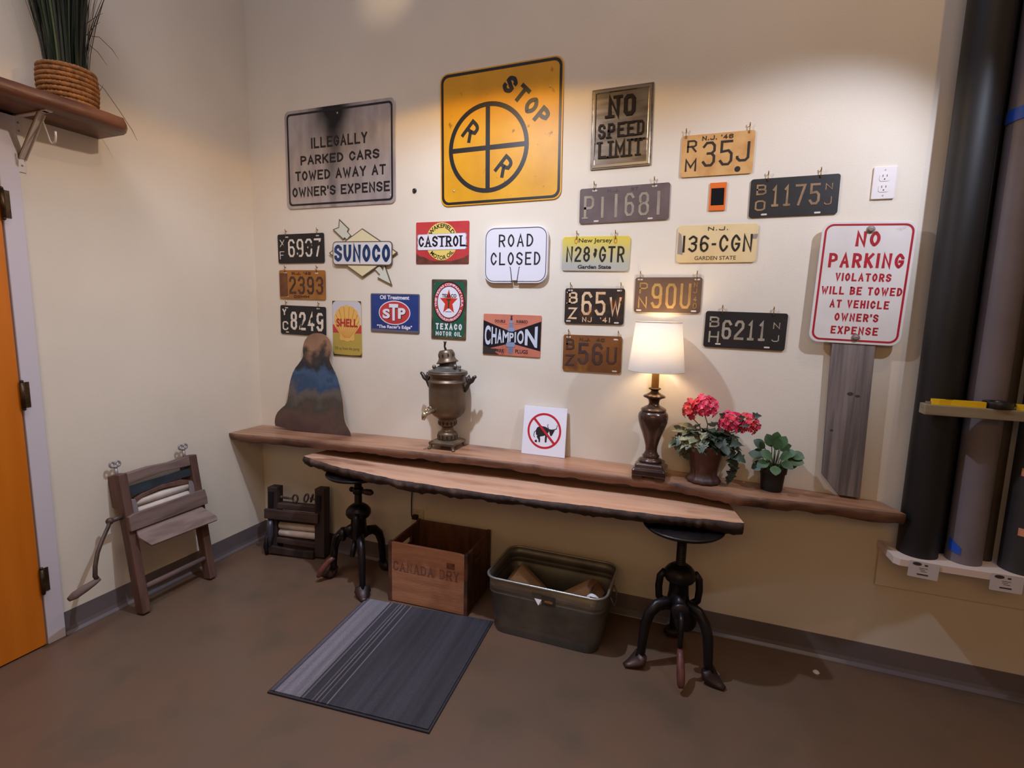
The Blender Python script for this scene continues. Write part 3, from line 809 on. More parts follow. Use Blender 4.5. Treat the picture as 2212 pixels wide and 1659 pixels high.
# --- green star oil sign
e = sign('star_sign', 'tall green tin motor oil sign with a red star in a white circle', 'sign', (1.266, 1.426), 0.197, 0.298, -0.5, M('green_print', srgb(34, 92, 68), 0.4, col2=srgb(28, 80, 60), scale=6, col3=srgb(150, 170, 130), scale3=60, lo3=.7, hi3=.72), 0.006, 0.003, TG)
part('rusty_frame', MB().ring(rrect(.195, .296, .006), rrect(.176, .278, .022), -.0035, -.003), M('frame_rust', srgb(96, 78, 56), 0.5, col2=srgb(70, 46, 34), scale=20), e)
a = MB().ext(ell(.001, .0355, .0872, .1025, 56), -.0036, -.003)
a.ext(ell(.001, .0355, .083, .0975, 56), -.0039, -.0036, 1); a.ext(ell(.001, .0360, .066, .080, 56), -.0042, -.0039, 0); a.ext(ell(.001, .0360, .063, .077, 56), -.0045, -.0042, 2)
a.build('roundel', [print_black, M('red_ring', srgb(192, 52, 50), 0.4), print_white], e, local=True)
mb = MB()
rx_, rz_ = .068, .0815
text(mb, 'THE TEXAS COMPANY U.S.A.', 0, 0, 0, 0, -.0039, fn=lambda X, Y: (.001 + (.0685 + .0115 * Y) * cos(radians(196 - 212 * X)), .0355 + (.083 + .0115 * Y) * sin(radians(196 - 212 * X))), bold=.03)
part('ring_lettering', mb, print_white, e)
mb = MB(); text(mb, 'PETROLEUM PRODUCTS', 0, 0, 0, 0, -.0039, fn=lambda X, Y: (.001 + (.080 - .0115 * Y) * cos(radians(204 + 132 * X)), .0355 + (.0945 - .0115 * Y) * sin(radians(204 + 132 * X))), bold=.03)
part('ring_lettering', mb, print_white, e)
st = []
for i in range(10):
    a = pi / 2 + i * pi / 5; r = 1 if i % 2 == 0 else .42
    st.append((.0005 + .052 * r * cos(a), .036 + .064 * r * sin(a)))
part('star', MB().ext(st, -.0049, -.0045), M('star_red', srgb(204, 54, 36), 0.4), e)
mb = MB(); block(mb, 'T', -.012, .013, .005, .052, -.0049, .0075, .0004)
part('star_letter', mb, M('letter_green', srgb(40, 66, 44), 0.4), e)
mb = MB(); text(mb, 'TEXACO', -.0371, .0430, .0600, .0770, -.0049, bold=.02)
part('roundel_lettering', mb, print_black, e)
part('fine_print', MB().ext([(-.018, -.013), (.018, -.013), (.018, -.0105), (-.018, -.0105)], -.0047, -.0045), print_black, e)
words(e, print_white, [('b', 'TEXACO', -.0728, .0757, -.1022, -.0705, -.003, dict(w=.0066, rnd_=True, gap=.42)), ('b', 'MOTOR OIL', -.0725, .0735, -.1335, -.1108, -.003, dict(w=.0042, rnd_=True, gap=.34))])

# --- spark plug sign
e = sign('spark_plug_sign', 'salmon tin spark plug sign with a black bow tie panel', 'sign', (1.607, 1.309), 0.299, 0.200, -0.6, M('salmon_print', srgb(206, 124, 100), 0.4, col2=srgb(188, 108, 88), scale=5, col3=srgb(110, 62, 50), scale3=9, lo3=.62, hi3=.75), 0.006, 0.003, TG)
bow = [(-.1485, -.0772), (-.002, -.0388), (.1489, -.0693), (.1489, .0717), (-.001, .0162), (-.1485, .0678)]
part('bow_tie_panel', MB().ext(bow, -.0034, -.003), print_black, e)
# lettering with letter height following the bow tie
mb = MB()
LX = [('C', -.140, -.109), ('H', -.104, -.077), ('A', -.074, -.048), ('M', -.045, -.013), ('P', -.010, .012), ('I', .017, .024), ('O', .030, .064), ('N', .070, .105 + .028)]
def topz(u): return (.010 + (abs(u + .001) / .148) * .040) * (1 if u < 0 else 1.05)
def botz(u): return -.031 - (abs(u + .001) / .148) * .026
for ch, ua, ub in LX:
    vs, fs, _ = tmesh(ch, .03 if ch != 'I' else .02)
    mb = MB(); mb.add([(ua + X * (ub - ua), -.0038 if f else -.0034, botz(ua + X * (ub - ua)) + Y * (topz(ua + X * (ub - ua)) - botz(ua + X * (ub - ua)))) for X, Y, f in vs], fs)
    part('letter', mb, M('bluish_white', srgb(202, 206, 218), 0.4), e)
pl = MB().ext([(-.012, -.088), (.010, -.088), (.011, -.056), (-.013, -.056)], -.0042, -.0034)
pl.ext([(-.024, -.056), (.019, -.056), (.021, -.044), (.016, -.034), (-.021, -.034), (-.026, -.044)], -.0046, -.0034)
pl.ext([(-.016, .018), (.011, .018), (.017, .026), (.017, .032), (-.022, .032), (-.022, .026)], -.0044, -.0034)
pl.ext([(-.013, .032), (.009, .032), (.007, .052), (.004, .072), (-.008, .072), (-.011, .052)], -.0042, -.0034)
part('plug_picture', pl, M('plug_blue', srgb(136, 148, 178), 0.35), e)
pl = MB().ext([(-.0065, .072), (.0025, .072), (.003, .08), (.001, .088), (.004, .094), (-.008, .094), (-.005, .088), (-.007, .08)], -.0042, -.0034)
for z in (-.084, -.078, -.072, -.066, -.060):
    pl.ext([(-.0125, z), (.0105, z), (.0105, z + .002), (-.0125, z + .002)], -.0044, -.0042)
for z in (.040, .048, .056):
    pl.ext([(-.012, z), (.008, z), (.008, z + .0015), (-.012, z + .0015)], -.0044, -.0042)
part('plug_details', pl, M('plug_dark', srgb(52, 52, 66), 0.4), e)
mar = M('maroon_print', srgb(64, 30, 34), 0.45)
words(e, mar, [('t', 'DOUBLE', -.0879, -.0334, .0587, .0727, -.003, dict(bold=.02)), ('t', 'RIBBED', .0241, .0816, .0600, .0738, -.003, dict(bold=.02)), ('t', 'SPARK', -.0930, -.0350, -.0870, -.0690, -.003, dict(bold=.02)), ('t', 'PLUGS', .0230, .0875, -.0862, -.0672, -.003, dict(bold=.02))])
for u0, u1, v in ((-.085, -.025, .052), (.017, .08, .0535)):
    part('rule_line', MB().ext([(u0, v), (u1, v), (u1, v + .001), (u0, v + .001)], -.0033, -.003), mar, e)
part('scorched_corner', MB().ext([(-.148, -.098), (-.06, -.098), (-.085, -.085), (-.06, -.072), (-.1, -.07), (-.148, -.055)], -.0037, -.0034), M('scorch', srgb(50, 40, 32), 0.6), e)

# --- ROAD CLOSED cone sign
plast = M('white_plastic', srgb(222, 216, 222), 0.42)
def road_outline(w_, h_, r, ins=0.0):
    P = rrect(w_, h_, r, 6)
    # open the bottom edge for the cone notch: replace the bottom middle by the slot outline
    bot = -h_ / 2
    slot = [(-.016, bot), (-.018, bot + .014), (-.0245, .0 - .062), (-.029, -.0575), (-.026, -.055), (-.0225, -.059), (-.0135, bot + .012), (.0095, bot + .012), (.0185, -.059), (.022, -.055), (.025, -.0575), (.0205, -.062), (.014, bot + .014), (.012, bot)]
    k = 0
    # rrect starts at the lower right corner; its last point ends the lower left corner
    return P + slot
e = thing('road_closed_sign', 'small white plastic ROAD CLOSED sign with a cone slot at its bottom', 'sign', None, SG, Matrix.Translation((1.623, -0.004, 1.688)))
rp = road_outline(.318, .262, .05)
part('panel', MB().ext(rp, -.016, 0), plast, e, bevel=0.002)
part('border', MB().ring(rrect(.306, .249, .044), rrect(.3, .243, .041), -.0166, -.016), M('border_black', srgb(34, 30, 40), 0.4), e)
words(e, MATS['border_black'], [('b', 'ROAD', -.0852, .0873, .037, .095, -.016, dict(w=.0072, rnd_=True, gap=.42)), ('b', 'CLOSED', -.1253, .1242, -.047, .0125, -.016, dict(w=.0072, rnd_=True, gap=.42))])
mb = MB()
mb.tube([(-.0255, -.0165, -.058), (-.0205, -.0165, -.085), (-.0165, -.0165, -.118), (-.0185, -.0165, -.128)], .0007, 6)
mb.tube([(.0215, -.0165, -.058), (.0175, -.0165, -.085), (.0125, -.0165, -.118), (.0145, -.0165, -.128)], .0007, 6)
mb.tube([(-.0165, -.0165, -.122), (.0125, -.0165, -.122)], .0007, 6)
part('slot_outline', mb, MATS['border_black'], e)

# --- small orange frame with a black panel
e = thing('orange_frame', 'small orange frame around a black panel between the upper plates', 'frame', None, None, Matrix.Translation((2.497, -0.001, 1.910)))
part('frame', MB().ring([(-.0315, -.055), (.0315, -.055), (.0315, .055), (-.0315, .055)], [(-.0245, -.035), (.0255, -.035), (.0240, .033), (-.0260, .033)], -.005, 0), M('orange_plastic', srgb(222, 104, 34), 0.4), e)
part('panel', MB().box(-.026, .0255, -.0035, 0, -.035, .033), M('void_black', srgb(10, 8, 10), 0.75, spec=.2), e)

# --- round black wall knob
kb = MB().lathe([(.0115, 0), (.0115, .004), (.0095, .008), (.004, .009), (.0035, .007), (.0001, .007)], 20, T=Matrix.Rotation(radians(90), 4, 'X'))
tag(kb.build('door_bumper', M('knob_black', srgb(36, 30, 30), 0.35), loc=(0, 0, 0)), 'small round black bumper disc on the wall left of the yellow railroad sign', 'bumper').location = (1.068, 0, 2.0135)

# --- outlets
def outlet(label, c, matp, dk, plug=False):
    e = thing('wall_outlet', label, 'outlet', (c[0], 0, c[1]))
    part('cover_plate', MB().ext(rrect(.074, .117, .004), -.007, 0), matp, e, bevel=.002)
    for dz in (.0195, -.0195):
        f = MB().ext(rrect(.034, .028, .008, 5, 0, dz), -.0085, -.006)
        fo = f.build('socket_face', matp, e, local=True)
        sl = MB()
        for u in (-.0065, .0065):
            sl.box(u - .001, u + .001, -.0089, -.0085, dz + .001, dz + .009)
        sl.ext(ell(0, dz - .007, .0024, .0024, 10), -.0089, -.0085)
        sl.build('slots', dk, fo, local=True)
    for sz in (.046, -.046):
        part('screw', MB().ext(ell(0, sz, .0025, .0025, 10), -.008, -.007), M('screw_grey', srgb(150, 146, 146), .4, .6), e)
    return e


slotm = M('slot_dark', srgb(40, 34, 34), 0.6)
outlet('white double wall outlet at the upper right of the wall', (3.073, 1.929), M('outlet_white', srgb(226, 216, 212), 0.4), slotm)
outlet('ivory wall outlet low behind the wooden crate', (1.085, 0.285), M('outlet_ivory', srgb(206, 188, 160), 0.45), slotm)

# ------------------------------------------------------------------ NO PARKING sign on a board
woodg = M('weathered_board', srgb(136, 122, 116), 0.75, col2=srgb(92, 82, 80), scale=3.2, stretch=(14, 14, 0.55), lo=.4, hi=.64, bump=.25, bscale=26, col3=srgb(112, 98, 92), scale3=2, lo3=.45, hi3=.7)
ZS = lambda x: .706 + .036 * sin(pi * max(0, min(3.3, x)) / 3.3)
e = thing('no_parking_post', 'white and red NO PARKING sign bolted to a weathered grey board on the shelf', 'sign', (3.03, -.02, ZS(3.03)))
bd = [(2.9705, .800), (3.034, .724), (3.108, .722), (3.098, 1.50), (2.952, 1.50)]
MB().ext(bd, -.034, -.008).build('board', woodg, e, bevel=.002)
for (u, v, a, b_) in ((3.035, 1.135, .011, .007), (3.06, 1.128, .009, .005), (2.985, .985, .006, .004)):
    MB().ext(ell(u, v, a, b_, 14), -.0345, -.034).build('knot', M('knot_dark', srgb(62, 52, 50), .7), e)
T = Matrix.Translation((3.0295, -.0345, 1.5585)) @ Matrix.Rotation(radians(1.4), 4, 'Y')
redsign = M('red_sign_ink', srgb(176, 24, 44), 0.4, col2=srgb(160, 22, 38), scale=12)
pw = M('sign_white', srgb(222, 214, 208), 0.4, col2=srgb(212, 202, 194), scale=5, col3=srgb(150, 140, 132), scale3=12, lo3=.7, hi3=.8)
MB().ext(rrect(.305, .457, .034, 7), -.003, 0, T=T).build('sign_panel', pw, e, bevel=.001)
MB().ring(rrect(.287, .439, .030, 7), rrect(.273, .425, .024, 7), -.0036, -.003, T=T).build('border', redsign, e)
words(e, redsign, [('b', t, a, b_, c_, d_, -.003, dict(w={'NO': .0105, 'PARKING': .0096}.get(t, .0057), rnd_=True, gap=.34)) for t, a, b_, c_, d_ in [('NO', -.037, .041, .137, .192), ('PARKING', -.118, .125, .058, .112), ('VIOLATORS', -.088, .093, .008, .038), ('WILL BE TOWED', -.129, .134, -.043, -.013), ('AT VEHICLE', -.095, .099, -.093, -.063), ("OWNER'S", -.073, .071, -.143, -.113), ('EXPENSE', -.080, .076, -.193, -.163)]], T=T)
boltm = M('bolt_grey', srgb(138, 124, 116), .5, .5)
for bz in (.198, -.205):
    b_ = MB().lathe([(.015, 0), (.015, .0015), (.009, .002), (.009, .008), (.006, .0095), (.0001, .0095)], 12, T=T @ Matrix.Translation((.006, -.003, bz)) @ Matrix.Rotation(radians(90), 4, 'X'), smooth=False)
    b_.build('bolt', boltm, e)

# ------------------------------------------------------------------ long wall shelf and bench slab
slabw = M('slab_walnut', srgb(168, 122, 92), 0.42, col2=srgb(134, 92, 68), scale=2.6, stretch=(.9, 9, 9), lo=.38, hi=.68, col3=srgb(92, 58, 44), scale3=2.1, lo3=.6, hi3=.78, stretch3=(1, 3, 3), bump=.05, bscale=30, coat=.15)
slabb = M('slab_bench', srgb(204, 160, 130), 0.4, col2=srgb(178, 130, 102), scale=2.4, stretch=(.8, 8, 8), lo=.38, hi=.7, col3=srgb(120, 78, 58), scale3=3.4, lo3=.58, hi3=.74, stretch3=(.8, 3, 3), bump=.05, bscale=30, coat=.25)
bark = M('bark', srgb(66, 46, 38), .85, col2=srgb(42, 28, 24), scale=14, lo=.4, hi=.62, col3=srgb(104, 78, 66), scale3=9, lo3=.58, hi3=.72, bump=.6, bscale=26)
cutw = M('cut_edge', srgb(112, 72, 48), .6, col2=srgb(84, 52, 36), scale=5, stretch=(1, 8, 8), bump=.2)


def lerp_pts(P, x):
    for (a, b) in zip(P[:-1], P[1:]):
        if a[0] <= x <= b[0]:
            return a[1] + (b[1] - a[1]) * (x - a[0]) / (b[0] - a[0])
    return P[-1][1] if x > P[-1][0] else P[0][1]


def slab_mesh(front, back, x0, x1, zt, thick, n, rough, mats, name, seed, end0=0, end1=0, undercut=.0):
    # cross-sections along x: a live edge at the front, straight at the back
    r = random.Random(seed)
    mb = MB(); tv = []; ph = [r.uniform(0, 6.28) for _ in range(6)]
    secs = []
    nz = []
    for k_, a_ in ((7, .55), (19, .45), (47, .35)):
        nz.append((k_, a_, [r.uniform(-1, 1) for _ in range(k_ + 2)]))

    def vnoise(t):
        q = 0
        for k_, a_, V in nz:
            f = t * k_; i_ = min(k_ - 1, int(f)); g = f - i_; g = g * g * (3 - 2 * g)
            q += a_ * (V[i_] * (1 - g) + V[i_ + 1] * g)
        return q
    for i in range(n + 1):
        t = i / n; x = x0 + (x1 - x0) * t
        wob = rough * (vnoise(t) + r.uniform(-.22, .22))
        yf = lerp_pts(front, x) + wob * .6; yb = lerp_pts(back, x)
        z = zt(x); th = thick * (1 + .22 * vnoise((t * .93 + .05)) + .07 * r.uniform(-1, 1))
        ex0 = end0 if i == 0 else 0
        sk = lambda y: x + (end0 * (yb - y) / max(.01, yb - yf) * (1 - t) + end1 * (yb - y) / max(.01, yb - yf) * t)
        bulge = rough * 1.2 * r.uniform(.2, 1)
        secs.append([Vector((sk(yb), yb, z)), Vector((sk(yf), yf, z)), Vector((sk(yf), yf - bulge, z - th * .32)), Vector((sk(yf), yf - bulge * .6 + undercut * .4, z - th * .7)), Vector((sk(yf), yf + undercut, z - th)), Vector((sk(yb), yb, z - thick))])
    k = 6
    vs = [p for s_ in secs for p in s_]
    for i in range(n):
        a, b = i * k, (i + 1) * k
        for j, mi, sm in ((0, 0, False), (1, 1, True), (2, 1, True), (3, 1, True), (4, 2, False), (5, 2, False)):
            q = (j + 1) % k
            tv.append(((a + j, a + q, b + q, b + j), mi, sm))
    for f, mi, sm in tv:
        mb.f.append(f); mb.m.append(mi); mb.s.append(sm)
    mb.v = vs
    mb.f.append([j for j in range(k - 1, -1, -1)]); mb.m.append(2); mb.s.append(False)
    mb.f.append([n * k + j for j in range(k)]); mb.m.append(2); mb.s.append(False)
    return mb.build(name, mats, loc=(x0, 0, zt(x0) - thick))


front = [(0, -.234), (.67, -.24), (1.16, -.233), (1.34, -.229), (1.55, -.215), (1.69, -.205), (1.9, -.204), (2.11, -.190), (2.24, -.182), (2.4, -.182), (2.53, -.194), (2.65, -.214), (2.83, -.176), (3.0, -.150), (3.15, -.130), (3.26, -.122)]
o = slab_mesh(front, [(0, -.002), (3.3, -.002)], 0.003, 3.185, ZS, .042, 130, .004, [slabw, M('shelf_edge', srgb(128, 90, 68), .6, col2=srgb(92, 62, 48), scale=4, stretch=(1, 9, 9), col3=srgb(60, 42, 36), scale3=7, lo3=.55, hi3=.7, bump=.25, bscale=30), cutw], 'wall_shelf', 3, 0, .05, .012)
tag(o, 'long dark live edge wooden shelf running along the back wall', 'shelf')
bf = [(.60, -.27), (.70, -.315), (.85, -.355), (1.1, -.392), (1.32, -.41), (1.65, -.398), (1.96, -.378), (2.33, -.345), (2.68, -.30)]
bb = [(.6, -.10), (.75, -.062), (1.37, -.045), (2.09, -.07), (2.6, -.03)]
o = slab_mesh(bf, bb, .60, 2.612, lambda x: .65, .055, 130, .015, [slabb, bark, cutw], 'bench_slab', 11, -.035, .065, .03)
tag(o, 'live edge wooden slab bench lying on two iron crank stools', 'bench')

# ------------------------------------------------------------------ crank stools
iron = M('cast_iron', srgb(40, 34, 36), .38, .55, col2=srgb(28, 24, 26), scale=9, bump=.04, bscale=40)
irond = M('iron_rubbed', srgb(78, 56, 50), .45, .5, col2=srgb(48, 36, 34), scale=10)
gripw = M('grip_wood', srgb(110, 62, 50), .5, col2=srgb(78, 42, 36), scale=9, stretch=(4, 4, 1))


def crank_stool(label, c, leg_angles, crank_a, lever_a, seat_h=.5935, foot_r=.205, lever=True):
    e = thing('crank_stool', label, 'stool', (c[0], c[1], 0), 'crank stools under the slab bench')
    P = lambda a, r, z: (c[0] + r * cos(a), c[1] + r * sin(a), z)
    cc = (c[0], c[1], 0)
    MB().lathe([(.0001, seat_h - .032), (.03, seat_h - .032), (.05, seat_h - .026), (.11, seat_h - .022), (.148, seat_h - .016), (.158, seat_h - .007), (.158, seat_h - .002), (.15, seat_h), (.0001, seat_h)], 40, cc).build('seat', iron, e)
    scr = [(.0001, .25)]
    for i in range(44):
        z = .25 + i * .0075
        scr += [(.0165, z), (.0195, z + .002), (.0195, z + .0045), (.0165, z + .0065)]
    scr += [(.0001, seat_h - .03)]
    MB().lathe(scr, 16, cc).build('screw_post', iron, e)
    hub = MB().lathe([(.0001, .235), (.030, .238), (.046, .262), (.040, .30), (.038, .345), (.056, .358), (.064, .372), (.062, .392), (.050, .408), (.034, .420), (.0001, .424)], 24, cc)
    for k in range(2):
        a = crank_a + pi / 2 + k * pi
        hub.tube([P(a, .058, .388), P(a, .076, .365), P(a, .080, .32), P(a, .076, .275), P(a, .05, .252), P(a, .02, .248)], [.015, .015, .0145, .0145, .017, .02], 10)
    hub.build('hub', iron, e)
    for a in leg_angles:
        lg = MB().tube([P(a, .020, .25), P(a, .055, .262), P(a, .095, .255), P(a, .125, .225), P(a, .142, .175), P(a, .148, .115), P(a, .152, .06), P(a, .165, .028)], [.026, .027, .025, .023, .021, .019, .018, .016], 12, flat=.85)
        l = lg.build('leg', iron, e)
        MB().tube([P(a, .150, .050), P(a, .160, .026), P(a, .190, .014), P(a, foot_r + .006, .0105), P(a, foot_r + .020, .009)], [.020, .024, .0165, .0105, .007], 12, up=(0, 0, 1), flat=1.7).build('foot', irond, l)
    # crank: gear case, shaft, curved arm, wooden grip
    a = crank_a; b = a - pi / 2
    cr = MB()
    cr.tube([P(a, .02, .30), P(a, .075, .27)], [.024, .022], 12)
    cr.lathe([(.0001, -.014), (.030, -.014), (.036, -.006), (.036, .006), (.030, .014), (.0001, .014)], 18, T=Matrix.Translation(P(a, .080, .262)) @ Matrix.Rotation(a, 4, 'Z') @ Matrix.Rotation(radians(90), 4, 'Y'))
    cr.tube([P(a, .092, .262), P(a, .118, .245), P(a, .128, .20), P(a, .122, .160), P(a, .130, .142)], [.0105, .0105, .010, .009, .010], 10)
    cr.lathe([(.0001, -.012), (.040, -.012), (.046, -.006), (.046, .006), (.040, .012), (.0001, .012)], 22, T=Matrix.Translation(P(a + .9, .035, .195)) @ Matrix.Rotation(a, 4, 'Z') @ Matrix.Rotation(radians(80), 4, 'Y'))
    c_o = cr.build('crank', iron, e)
    MB().tube([P(a, .128, .135), P(a, .150, .118), P(a, .185, .075), P(a, .205, .040), P(a, .212, .030)], [.010, .014, .016, .0145, .008], 12).build('grip', gripw, c_o)
    if lever:
        l2 = MB().tube([P(lever_a + pi, .045, .492), P(lever_a, .035, .496)], .008, 10).ball(P(lever_a + pi, .045, .492), .014, 10).lathe([(.02, -.018), (.027, -.012), (.027, .012), (.02, .018)], 16, (c[0], c[1], .494))
        lo = l2.build('height_lever', iron, e)
        MB().tube([P(lever_a, .03, .495), P(lever_a, .055, .497), P(lever_a, .085, .499), P(lever_a, .098, .499)], [.011, .0155, .016, .009], 12).build('grip', irond, lo)
    return e


crank_stool('black iron crank stool under the left end of the bench', (.872, -.235), [radians(188), radians(312), radians(72)], radians(208), radians(-8))
crank_stool('black iron crank stool under the right end of the bench', (2.46, -.262), [radians(214), radians(329), radians(96)], radians(280), 0, lever=False)

# ------------------------------------------------------------------ wooden crate
cratew = M('crate_wood', srgb(184, 128, 94), .6, col2=srgb(152, 100, 72), scale=3, stretch=(1, 1, 9), lo=.36, hi=.68, col3=srgb(124, 80, 58), scale3=3.6, lo3=.6, hi3=.74, bump=.12, bscale=24)
crated = M('crate_dark', srgb(112, 68, 42), .65, col2=srgb(80, 48, 32), scale=4, stretch=(6, 6, 1), bump=.1)
TC = Matrix.Translation((1.32, -.175, 0)) @ Matrix.Rotation(radians(2.5), 4, 'Z')
e = thing('wooden_crate', 'open topped brown wooden crate with faded lettering on its front', 'crate', None, None, TC)
W2, D2, H2 = .205, .150, .305
part('front_panel', MB().ext([(-W2 + .012, .004), (W2 - .012, .004), (W2 - .012, H2 - .006), (W2 - .05, H2 - .002), (-W2 + .05, H2), (-W2 + .012, H2)], -D2, -D2 + .014), cratew, e, bevel=.002)
part('back_panel', MB().box(-W2 + .012, W2 - .012, D2 - .014, D2, .004, H2), crated, e, bevel=.002)
for sx in (-1, 1):
    x0, x1 = (-W2, -W2 + .012) if sx < 0 else (W2 - .012, W2)
    sp = MB()
    # side with a hand hole: four boards around it
    sp.box(x0, x1, -D2 + .002, D2 - .002, .004, H2 - .085).box(x0, x1, -D2 + .002, D2 - .002, H2 - .05, H2 - .004)
    sp.box(x0, x1, -D2 + .002, -.05, H2 - .085, H2 - .05).box(x0, x1, .05, D2 - .002, H2 - .085, H2 - .05)
    part('side_panel', sp, crated, e)
    cs = MB()
    for sy in (-1, 1):
        y0, y1 = (-D2 - .004, -D2 + .02) if sy < 0 else (D2 - .02, D2 + .004)
        xa, xb = (-W2 - .004, -W2 + .014) if sx < 0 else (W2 - .014, W2 + .004)
        part('corner_post', MB().box(xa, xb, y0, y1, 0, H2 + .003), M('crate_post', srgb(98, 62, 44), .6, col2=srgb(58, 40, 32), scale=18, stretch=(1, 1, 1)), e, bevel=.003)
part('bottom_panel', MB().box(-W2 + .012, W2 - .012, -D2 + .014, D2 - .014, .004, .016), crated, e)
mb = MB(); block(mb, 'CANADA DRY', -.182, .165, .165, .212, -D2, .0065, .0007, gap=.35, serif=True)
part('lettering', mb, M('faded_ink', srgb(116, 76, 58), .7, col2=srgb(140, 94, 70), scale=14), e)
mb = MB()
mb.ext(rrect(.042, .03, .003, 3, .122, .236), -D2 - .0006, -D2)
part('stamp', mb, M('faded_stamp', srgb(128, 76, 48), .7, col2=srgb(88, 52, 38), scale=40), e)

# ------------------------------------------------------------------ galvanized tub
galv = M('galvanized', srgb(128, 124, 116), .45, .65, col2=srgb(104, 100, 96), scale=7, lo=.4, hi=.65, bump=.04, bscale=30)
e = thing('metal_tub', 'grey galvanized metal tub holding paper bags', 'tub', (1.915, -.2, 0))


def rr3(cx, cy, w_, d_, r, z, n=5):
    return [Vector((cx + p[0], cy + p[1], z)) for p in rrect(w_, d_, r, n)]


TX, TY = 1.918, -.222
prof = [(.0, .475, .285), (.06, .487, .297), (.12, .5, .31), (.185, .514, .324), (.19, .521, .331), (.198, .521, .331), (.203, .516, .326), (.21, .523, .333), (.218, .523, .333), (.223, .519, .328), (.262, .53, .337)]
outer = [rr3(TX, TY + .0, w_, d_, .055, z + .002) for z, w_, d_ in prof]
inner = [rr3(TX, TY + .0, w_ - .006, d_ - .006, .053, max(z, .006) + .002) for z, w_, d_ in prof]
MB().loft(outer + inner[::-1]).build('body', galv, e)
P_ = [tuple(v) for v in rr3(TX, TY, .534, .341, .057, .266, 6)]
MB().tube(P_, .0055, 8, True).build('rolled_rim', M('galv_bright', srgb(168, 164, 158), .35, .75), e)
for sx in (-1, 1):
    xx = TX + sx * .268
    MB().tube([(xx, TY - .05, .225), (xx + sx * .012, TY - .05, .20), (xx + sx * .014, TY - .03, .17), (xx + sx * .014, TY + .03, .17), (xx + sx * .012, TY + .05, .20), (xx, TY + .05, .225)], .004, 8).build('handle', galv, e)
fy = lambda z: TY - (.285 / 2 + .0265 * (z / .262)) - .0028
def tubtag(u0, u1, z0, z1, mat, nm, lift=.0):
    return MB().add([(u0, fy(z0) - lift, z0), (u1, fy(z0) - lift, z0), (u1, fy(z1) - lift, z1), (u0, fy(z1) - lift, z1), (u0, fy(z0) + .002, z0), (u1, fy(z0) + .002, z0), (u1, fy(z1) + .002, z1), (u0, fy(z1) + .002, z1)], [(0, 1, 2, 3), (7, 6, 5, 4), (0, 4, 5, 1), (1, 5, 6, 2), (2, 6, 7, 3), (3, 7, 4, 0)]).build(nm, mat, e)


st_ = tubtag(1.918, 1.976, .188, .232, M('sticker_dark', srgb(58, 54, 56), .5, col2=srgb(72, 66, 64), scale=30), 'label_sticker', .001)
MB().ext([(1.928, .204), (1.962, .202), (1.966, .209), (1.948, .214), (1.93, .211)], fy(.21) - .0022, fy(.21) - .0008).build('orange_mark', M('sticker_orange', srgb(150, 96, 52), .5), st_)
tubtag(1.872, 1.916, .214, .236, M('sticker_torn', srgb(84, 78, 76), .5), 'torn_label', .001)
MB().add([(1.884, fy(.216) - .002, .214), (1.914, fy(.19) - .001, .192), (1.916, fy(.21) - .001, .213), (1.905, fy(.2) - .012, .190)], [(0, 1, 2), (0, 3, 1), (0, 2, 3), (1, 3, 2)]).build('peeled_flap', M('paper_white', srgb(226, 220, 220), .6), e)

def lean_frame(c, ex, t):
    ex = Vector(ex).normalized(); ez0 = (Vector((0, 0, 1)) - ex * ex.z).normalized(); ey0 = ez0.cross(ex)   # ey0 points to the wall
    ey = ey0 * cos(t) - ez0 * sin(t); ez = ez0 * cos(t) + ey0 * sin(t)
    return Matrix(((ex.x, ey.x, ez.x, c[0]), (ex.y, ey.y, ez.y, c[1]), (ex.z, ey.z, ez.z, c[2]), (0, 0, 0, 1)))


kraft = M('kraft_paper', srgb(170, 130, 92), .7, col2=srgb(150, 112, 78), scale=6, bump=.08, bscale=20)


def paper_bag(label, T, w_, d_, h_, seed):
    r = random.Random(seed)
    n = 9; rings = []
    for i in range(n):
        t = i / (n - 1); z = h_ * t
        dd = d_ * (1 - .35 * t ** 3) * (1 + .05 * r.uniform(-1, 1)); ww = w_ * (1 + .03 * r.uniform(-1, 1))
        pin = .03 * sin(pi * min(1, t * 1.2)) * w_
        x, y = ww / 2, dd / 2
        rings.append([Vector(p) for p in ((-x, -y, z), (0, -y * 1.04, z), (x, -y, z), (x - pin, 0, z), (x, y, z), (0, y * 1.04, z), (-x, y, z), (-x + pin, 0, z))])
    mb = MB().loft(rings, smooth=False, T=T)
    # folded top
    mb.add([(-w_ / 2, -d_ * .3, h_), (w_ / 2, -d_ * .3, h_), (w_ / 2, d_ * .3, h_), (-w_ / 2, d_ * .3, h_), (-w_ / 2, -d_ * .05, h_ + .012), (w_ / 2, -d_ * .05, h_ + .012), (w_ / 2, d_ * .02, h_ + .012), (-w_ / 2, d_ * .02, h_ + .012)], [(0, 1, 5, 4), (1, 2, 6, 5), (2, 3, 7, 6), (3, 0, 4, 7), (4, 5, 6, 7), (3, 2, 1, 0)], 0, False, T)
    o = mb.build('paper_bag', kraft, loc=tuple(T.translation))
    return tag(o, label, 'bag', 'brown paper bags in the metal tub')


